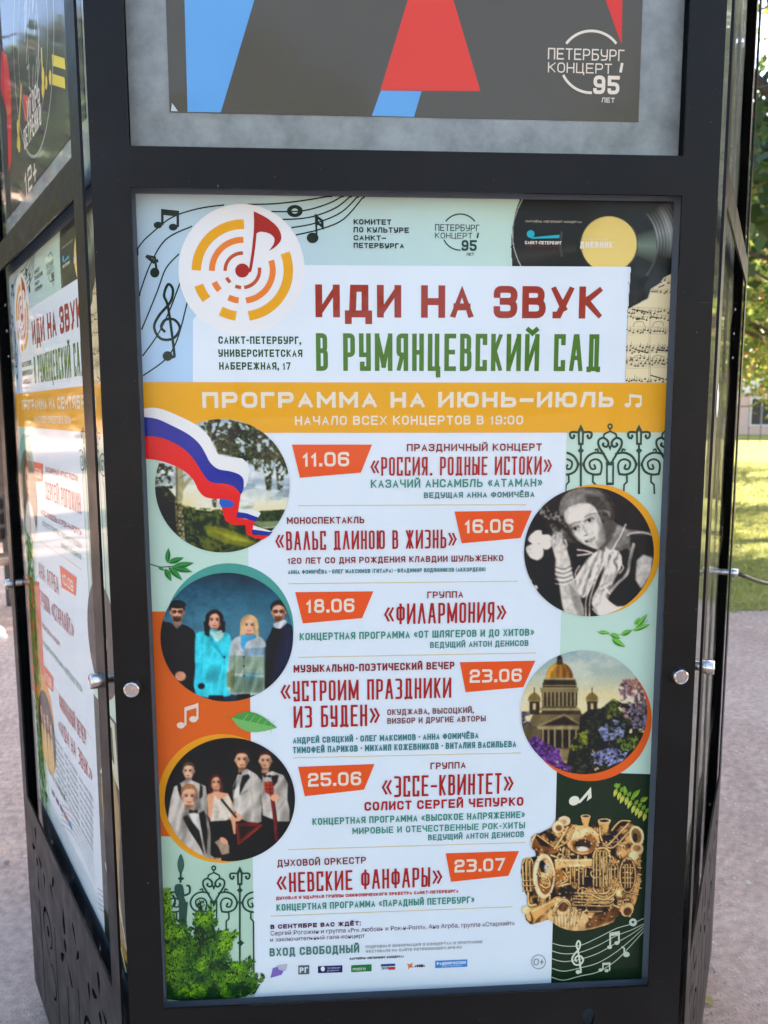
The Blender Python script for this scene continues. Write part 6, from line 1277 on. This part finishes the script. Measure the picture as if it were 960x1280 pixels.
def tree(kd,x,y,sc,rz,lab,name='tree',cat='tree'):
    r_=empty(name,(x,y,0),rz,label=lab,cat=cat,group='park trees round the column'); r_.scale=(sc,sc,sc)
    t,V,F,C_=kinds[kd]
    while len(tm)<=kd: tm.append(None)
    if tm[kd] is None:
        a=t.build('trunk',M['bark'],r_,smooth=True); b_=mk('crown',V,F,M['leaf'],r_,np.array(C_)); tm[kd]=(a.data,b_.data)
    else:
        for nm,me in zip(('trunk','crown'),tm[kd]): o=bpy.data.objects.new(nm,me); COL.objects.link(o); o.parent=r_
# right background (in view)
def at_px(x,dist):
    d=(_fw+_rt2*((x-480)/CF)); d=Vector((d.x,d.y,0)).normalized(); return CAMP.x+d.x*dist,CAMP.y+d.y*dist
x,y=at_px(1030,15.5); tree(1,x,y,1.0,.4,'tree with green and yellowing leaves hanging over the lawn, right behind the column')
x,y=at_px(1000,25); tree(1,x,y,1.1,2.0,'tall yellow-green tree farther back at the right edge')
x,y=at_px(885,33); tree(0,x,y,1.1,1.0,'dark green tree standing far back behind the column')
x,y=at_px(1160,12); tree(0,x,y,.9,3.0,'green tree just outside the right edge by the lawn')
x,y=at_px(800,38); tree(0,x,y,1.2,1.7,'green tree hidden behind the column to the right')
x,y=at_px(300,30); tree(0,x,y,1.2,4.1,'green tree hidden behind the column to the left')
x,y=at_px(-80,24); tree(1,x,y,1.2,.9,'green and yellow tree beyond the brown kiosk')
# trees whose shade lies over the column and the gravel
for i,(x,y,sc,kd) in enumerate([(10.2,-1.8,1.0,0),(10.6,3.0,1.0,0),(15.5,.6,1.15,0),(12.4,6.4,1.0,0),(13.4,-8.5,1.1,0),(7.0,-17.5,1.1,1),(-13.5,-16.0,1.15,0),(-3.0,-26,1.2,0),(-14.5,-2.5,1.1,1),(14.5,-5,1.2,0),(16.0,7.2,1.1,0),(-26,-9,1.1,0)]):
    tree(kd,x,y,sc,i*1.3,['leafy tree on the right that shades the front of the column','leafy tree on the right level with the column','second-row tree on the right of the path','tree at the right whose shade ends on the lawn','tree to the right behind the photographer','yellowing tree behind the photographer','tree to the left behind the photographer','tree farthest behind the photographer','yellowing tree to the left of the gravel','tree far to the right behind the photographer','tree far right across the lawn','tree far to the left behind the photographer'][i])
for i,(dx,dy) in enumerate([(-17,15),(-14.5,17.5),(-19.5,12.5),(-22,9.5),(-12.5,20.5)]): tree(2,dx,dy,1.3,i*1.9,['low dense shrub tree in front of the long salmon building, first from the kiosk','low shrub tree nearest the kiosk corner','low shrub tree third from the kiosk','low shrub tree farthest from the kiosk','low shrub tree behind the kiosk'][i],name='shrub',cat='shrub')  # unseen shrubs added to darken what the lower left glass reflects
tree(0,-21.5,19.5,1.5,.8,'tall tree between the low shrubs and the long salmon building'); tree(0,-16.8,24.5,1.45,2.9,'tall tree nearer the kiosk in front of the long salmon building')  # unseen tall trees added so the upper left glass reflects less sky
# pale building and fence beyond the lawn
def simple(name,c,r=.8,**k): M[name]=material(name,c,r,**k); return M[name]
simple('salmon_stucco',(.60,.40,.31),noise=(3,(.68,.47,.37),.3,.7)); simple('cream_stucco',(.72,.68,.58),noise=(3,(.78,.74,.66),.3,.7)); simple('dark_pane',(.03,.03,.035),.15)
simple('asphalt',(.07,.07,.075)); simple('brown_wood',(.075,.05,.036),.7,noise=(6,(.12,.08,.055),.3,.7)); simple('iron',(.03,.03,.03),.5)
bx,by=at_px(945,62); bd=empty('pale_building',(bx,by,0),-.45,label='pale building with salmon lower wall and dark windows beyond the lawn',cat='building')
b=MB();b.box(-26,26,0,12,0,3.0);b.build('lower_wall',M['salmon_stucco'],bd); b=MB();b.box(-26,26,.05,12,3.0,11.5);b.build('upper_wall',M['cream_stucco'],bd); b=MB();b.box(-26.4,26.4,-.4,12.4,11.5,12.0);b.build('roof',M['asphalt'],bd); b=MB();b.box(-26.1,26.1,-.12,.0,2.9,3.08);b.build('cornice',M['cream_stucco'],bd)
wn=None
for rz_,(z0,z1) in enumerate(((.7,2.5),(4.2,6.6),(8.0,10.3))):
    for i in range(13):
        fx=-24+i*4
        fr_=MB(); yy=-.06 if rz_==0 else -.01
        fr_.box(fx-.75,fx+.75,yy,yy+.05,z0-.1,z0);fr_.box(fx-.75,fx+.75,yy,yy+.05,z1,z1+.1);fr_.box(fx-.75,fx-.65,yy,yy+.05,z0,z1);fr_.box(fx+.65,fx+.75,yy,yy+.05,z0,z1);fr_.box(fx-.04,fx+.04,yy,yy+.05,z0,z1)
        wf=fr_.build('window',M['cream_stucco'],bd); pn_=MB();pn_.box(fx-.65,fx+.65,yy+.02,yy+.045,z0,z1);pn_.build('pane',M['dark_pane'],wf)
b2=empty('long_building',(-40,38,0),math.radians(45),label='long salmon building with grey roof to the left beyond the shrubs',cat='building')
b=MB();b.box(-24,24,0,10,0,17);b.build('wall',M['salmon_stucco'],b2); b=MB();b.box(-24.5,24.5,-.5,10.5,17,17.6);b.build('roof',M['asphalt'],b2)
for fl_ in range(4):
    for i in range(12):
        fx=-22+i*4;z0=1+fl_*4; b=MB();b.box(fx-.7,fx+.7,-.05,-.01,z0,z0+1.9);wf=b.build('window',M['cream_stucco'],b2); b=MB();b.box(fx-.6,fx+.6,-.07,-.052,z0+.1,z0+1.8);b.build('pane',M['dark_pane'],wf)
fx_,fy_=at_px(945,40)
fn=empty('park_railing',(fx_,fy_,0),-.45,label='low dark iron railing along the far side of the lawn',cat='railing')
for i in range(60): b=MB();xx=-15+i*.5;b.box(xx-.015,xx+.015,-.015,.015,0,1.85); (b.build('upright',M['iron'],fn) if i==0 else None); 
up_me=[c for c in fn.children][0].data
for i in range(1,60): o=bpy.data.objects.new('upright',up_me);COL.objects.link(o);o.parent=fn;o.location=(i*.5,0,0)
for z in (.3,1.8): b=MB();b.box(-15.2,15.2,-.03,.03,z,z+.05);b.build('rail',M['iron'],fn)
# brown kiosk at far left with bench and seated person
kx,ky=at_px(-60,9.5)
kk_=empty('brown_kiosk',(kx-.9,ky+.9,0),.3,label='dark brown wooden kiosk at the left edge behind the bench',cat='kiosk')
b=MB(); b.box(-1.4,1.4,0,1.6,0,2.5); b.build('wall',M['brown_wood'],kk_)
for i in range(16): b=MB(); b.box(-1.4,1.4,-.022,-.001,.1+i*.15,.1+i*.15+.142); b.build('plank',M['brown_wood'],kk_)
b=MB(); b.box(-1.6,1.6,-.25,1.8,2.502,2.6); b.build('roof',M['iron'],kk_)
sp=ground_at(3,800)                      # sole of the shoe
# bench
bn=empty('park_bench',(sp.x-.55,sp.y+.42,0),.9,label='wooden park bench at the left edge with a person on it',cat='bench')
for i in range(4): b=MB(); b.box(-.75,.75,-.22+i*.105,-.13+i*.105,.42,.45); b.build('seat_slat',M['brown_wood'],bn)
for i in range(3): b=MB(); b.box(-.75,.75,.235,.262,.55+i*.12,.64+i*.12); b.build('back_slat',M['brown_wood'],bn)
for sx in(-.6,.6): 
    b=MB(); b.box(sx-.03,sx+.03,-.2,-.15,0,.418); b.box(sx-.03,sx+.03,.18,.232,0,.92); b.box(sx-.03,sx+.03,-.15,.18,.37,.418); b.build('leg',M['iron'],bn)
# seated person: skinned skeleton
skin_m=material('skin',(.55,.34,.25),.5); mintc=material('mint_cloth',(.62,.74,.68),.85,bump=(60,.3,.004)); whitec=material('white_canvas',(.78,.77,.75),.7); hairm=material('brown_hair',(.07,.045,.03),.6)
def skinned(name,verts,edges,radii,mat,parent,root=0,sub=2):
    me=bpy.data.meshes.new(name); me.from_pydata(verts,edges,[]); o=bpy.data.objects.new(name,me); COL.objects.link(o)
    sm=o.modifiers.new('skin','SKIN'); sd=o.modifiers.new('sub','SUBSURF'); sd.levels=sub; sd.render_levels=sub
    for i,v in enumerate(me.skin_vertices[0].data): v.radius=(radii[i],radii[i]) if not isinstance(radii[i],tuple) else radii[i]; v.use_root=(i==root)
    o2=bpy.data.meshes.new_from_object(o.evaluated_get(bpy.context.evaluated_depsgraph_get())); bpy.data.objects.remove(o)
    o2.materials.clear();o2.materials.append(mat); o2.polygons.foreach_set('use_smooth',[True]*len(o2.polygons)); r_=bpy.data.objects.new(name,o2); COL.objects.link(r_); r_.parent=parent; return r_
pr=empty('person',(sp.x-.62,sp.y+.36,0),math.radians(52),label='seated person in a mint dress and white sneakers at the left edge',cat='person')
# local: +x towards the right of sitter, -y forward; hips at (0,0,.5)
J=[(0,0,.53),(0,.02,.72),(0,.0,.92),(0,-.01,1.07),(0,-.015,1.14),(0,-.03,1.25),(0,-.03,1.34),
   (-.17,0,1.0),(-.24,-.06,.76),(-.16,-.28,.64),(-.12,-.36,.62),(.17,0,1.0),(.24,-.06,.76),(.16,-.28,.64),(.12,-.36,.62),
   (-.10,-.02,.52),(-.12,-.42,.54),(-.12,-.44,.30),(-.12,-.42,.08),(.10,-.02,.52),(.12,-.42,.54),(.13,-.47,.30),(.13,-.48,.08)]
Eg=[(0,1),(1,2),(2,3),(3,4),(4,5),(5,6),(2,7),(7,8),(8,9),(9,10),(2,11),(11,12),(12,13),(13,14),(0,15),(15,16),(16,17),(17,18),(0,19),(19,20),(20,21),(21,22)]
Rd=[(.16,.11),(.13,.10),(.15,.10),.055,.05,(.075,.09),(.07,.085),.05,.04,.032,.028,.05,.04,.032,.028,.085,.062,.052,.036,.085,.062,.052,.036]
skinned('body',J,Eg,Rd,skin_m,pr)
skinned('dress',[(0,0,.55),(0,.01,.74),(0,0,.95),(-.15,0,.99),(.15,0,.99),(-.10,-.2,.56),(.10,-.2,.56),(-.115,-.40,.56),(.115,-.40,.56)],[(0,1),(1,2),(2,3),(2,4),(0,5),(0,6),(5,7),(6,8)],[(.185,.135),(.15,.118),(.165,.118),.066,.066,.105,.105,.085,.085],mintc,pr)
for sx,fy in ((-.12,-.42),(.13,-.48)):
    skinned('shoe',[(sx,fy+.03,.075),(sx,fy-.03,.05),(sx,fy-.12,.042),(sx,fy-.19,.036)],[(0,1),(1,2),(2,3)],[(.05,.055),(.046,.048),(.046,.038),(.036,.028)],whitec,pr)
    b=MB(); b.add([(sx+ .046*math.cos(t)*1.0,fy-.07+.15*math.sin(t),z) for z in(.001,.022) for t in np.linspace(0,6.28,18,endpoint=False)],[(k,(k+1)%18,18+(k+1)%18,18+k) for k in range(18)]+[tuple(range(17,-1,-1)),tuple(range(18,36))]); b.build('sole',whitec,pr)
for sx in (-1,1):
    for k in range(5):
        a=(sx*(.12-.02*k) if k<4 else sx*.155,-.385,.612); d=(sx*-.004*(k-1.5),-.06 if k<4 else -.035,-.018); L_=[1,1.1,1.05,.85,.8][k]
        skinned('finger',[a,(a[0]+d[0],a[1]+d[1]*.5*L_,a[2]+.002),(a[0]+d[0]*2,a[1]+d[1]*L_,a[2]+d[2])],[(0,1),(1,2)],[.009,.0085,.007],skin_m,pr,sub=1)
hv_=[];hf=[]
bm=bmesh.new(); bmesh.ops.create_uvsphere(bm,u_segments=20,v_segments=14,radius=.105,matrix=Matrix.Translation((0,-.005,1.325))@Matrix.Diagonal((.88,1,1.1,1)))
bmesh.ops.delete(bm,geom=[v for v in bm.verts if v.co.y<-.055 and v.co.z<1.38],context='VERTS'); me=bpy.data.meshes.new('hair'); bm.to_mesh(me); bm.free(); me.materials.append(hairm); o=bpy.data.objects.new('hair',me); COL.objects.link(o); o.parent=pr
b=MB(); b.tube([(0,-.118,1.31),(0,-.14,1.275),(0,-.122,1.262)],[.008,.014,.008],8); b.build('nose',skin_m,pr,smooth=True)
dkm=material('dark_eye',(.03,.02,.02),.3); lipm=material('lips',(.4,.14,.13),.5)
for sx in(-.033,.033):
    b=MB(); b.tube([(sx-.012,-.118,1.318),(sx,-.124,1.318),(sx+.012,-.118,1.318)],[.003,.006,.003],8); b.build('eye',dkm,pr,smooth=True)
b=MB(); b.tube([(-.022,-.108,1.238),(0,-.118,1.236),(.022,-.108,1.238)],[.003,.006,.003],8); b.build('mouth',lipm,pr,smooth=True)
# cable from the right panel bolt to a post outside the picture
Mr=face_matrix(1); s0=Mr@Vector(((WH+PH)/2*.995,-.018,bolt_z[0])); x,y=at_px(1060,3.6); e0=Vector((x,y,1.02))
pts=[s0.lerp(e0,t)+Vector((0,0,-.16*4*t*(1-t)*.5)) for t in np.linspace(0,1,24)]
b=MB(); b.tube(pts,.006,8); tag(b.build('cable',M['iron'],smooth=True),'thin black cable running from the right side bolt to the right','cable')
b=MB(); b.tube([(x,y,0),(x,y,1.08)],.03,14); b.tube([(x,y,1.08),(x,y,1.10)],[.034,.02],14); tag(b.build('post',M['iron'],smooth=True),'dark metal post just outside the right edge holding the cable','post')
# small ragged white patch on the right panel
q=Mr@Vector((-PH+.02,-.0012,zt-.315)); V=[];rs=random.Random(8)
for i in range(14): t=i/14*6.283; rr_=rs.uniform(.7,1.15); V.append(Mr@Vector((-PH+.035+.022*rr_*math.cos(t),-.001,zt-.30+.028*rr_*math.sin(t))))
V2=V+[v+(Mr.to_3x3()@Vector((0,-.0006,0))) for v in V]
o=mk('tape_scrap',V2,[tuple(range(14)),tuple(range(27,13,-1))]+[(i,(i+1)%14,14+(i+1)%14,14+i) for i in range(14)],whitec); tag(o,'ragged scrap of white tape on the right side panel','tape scrap')
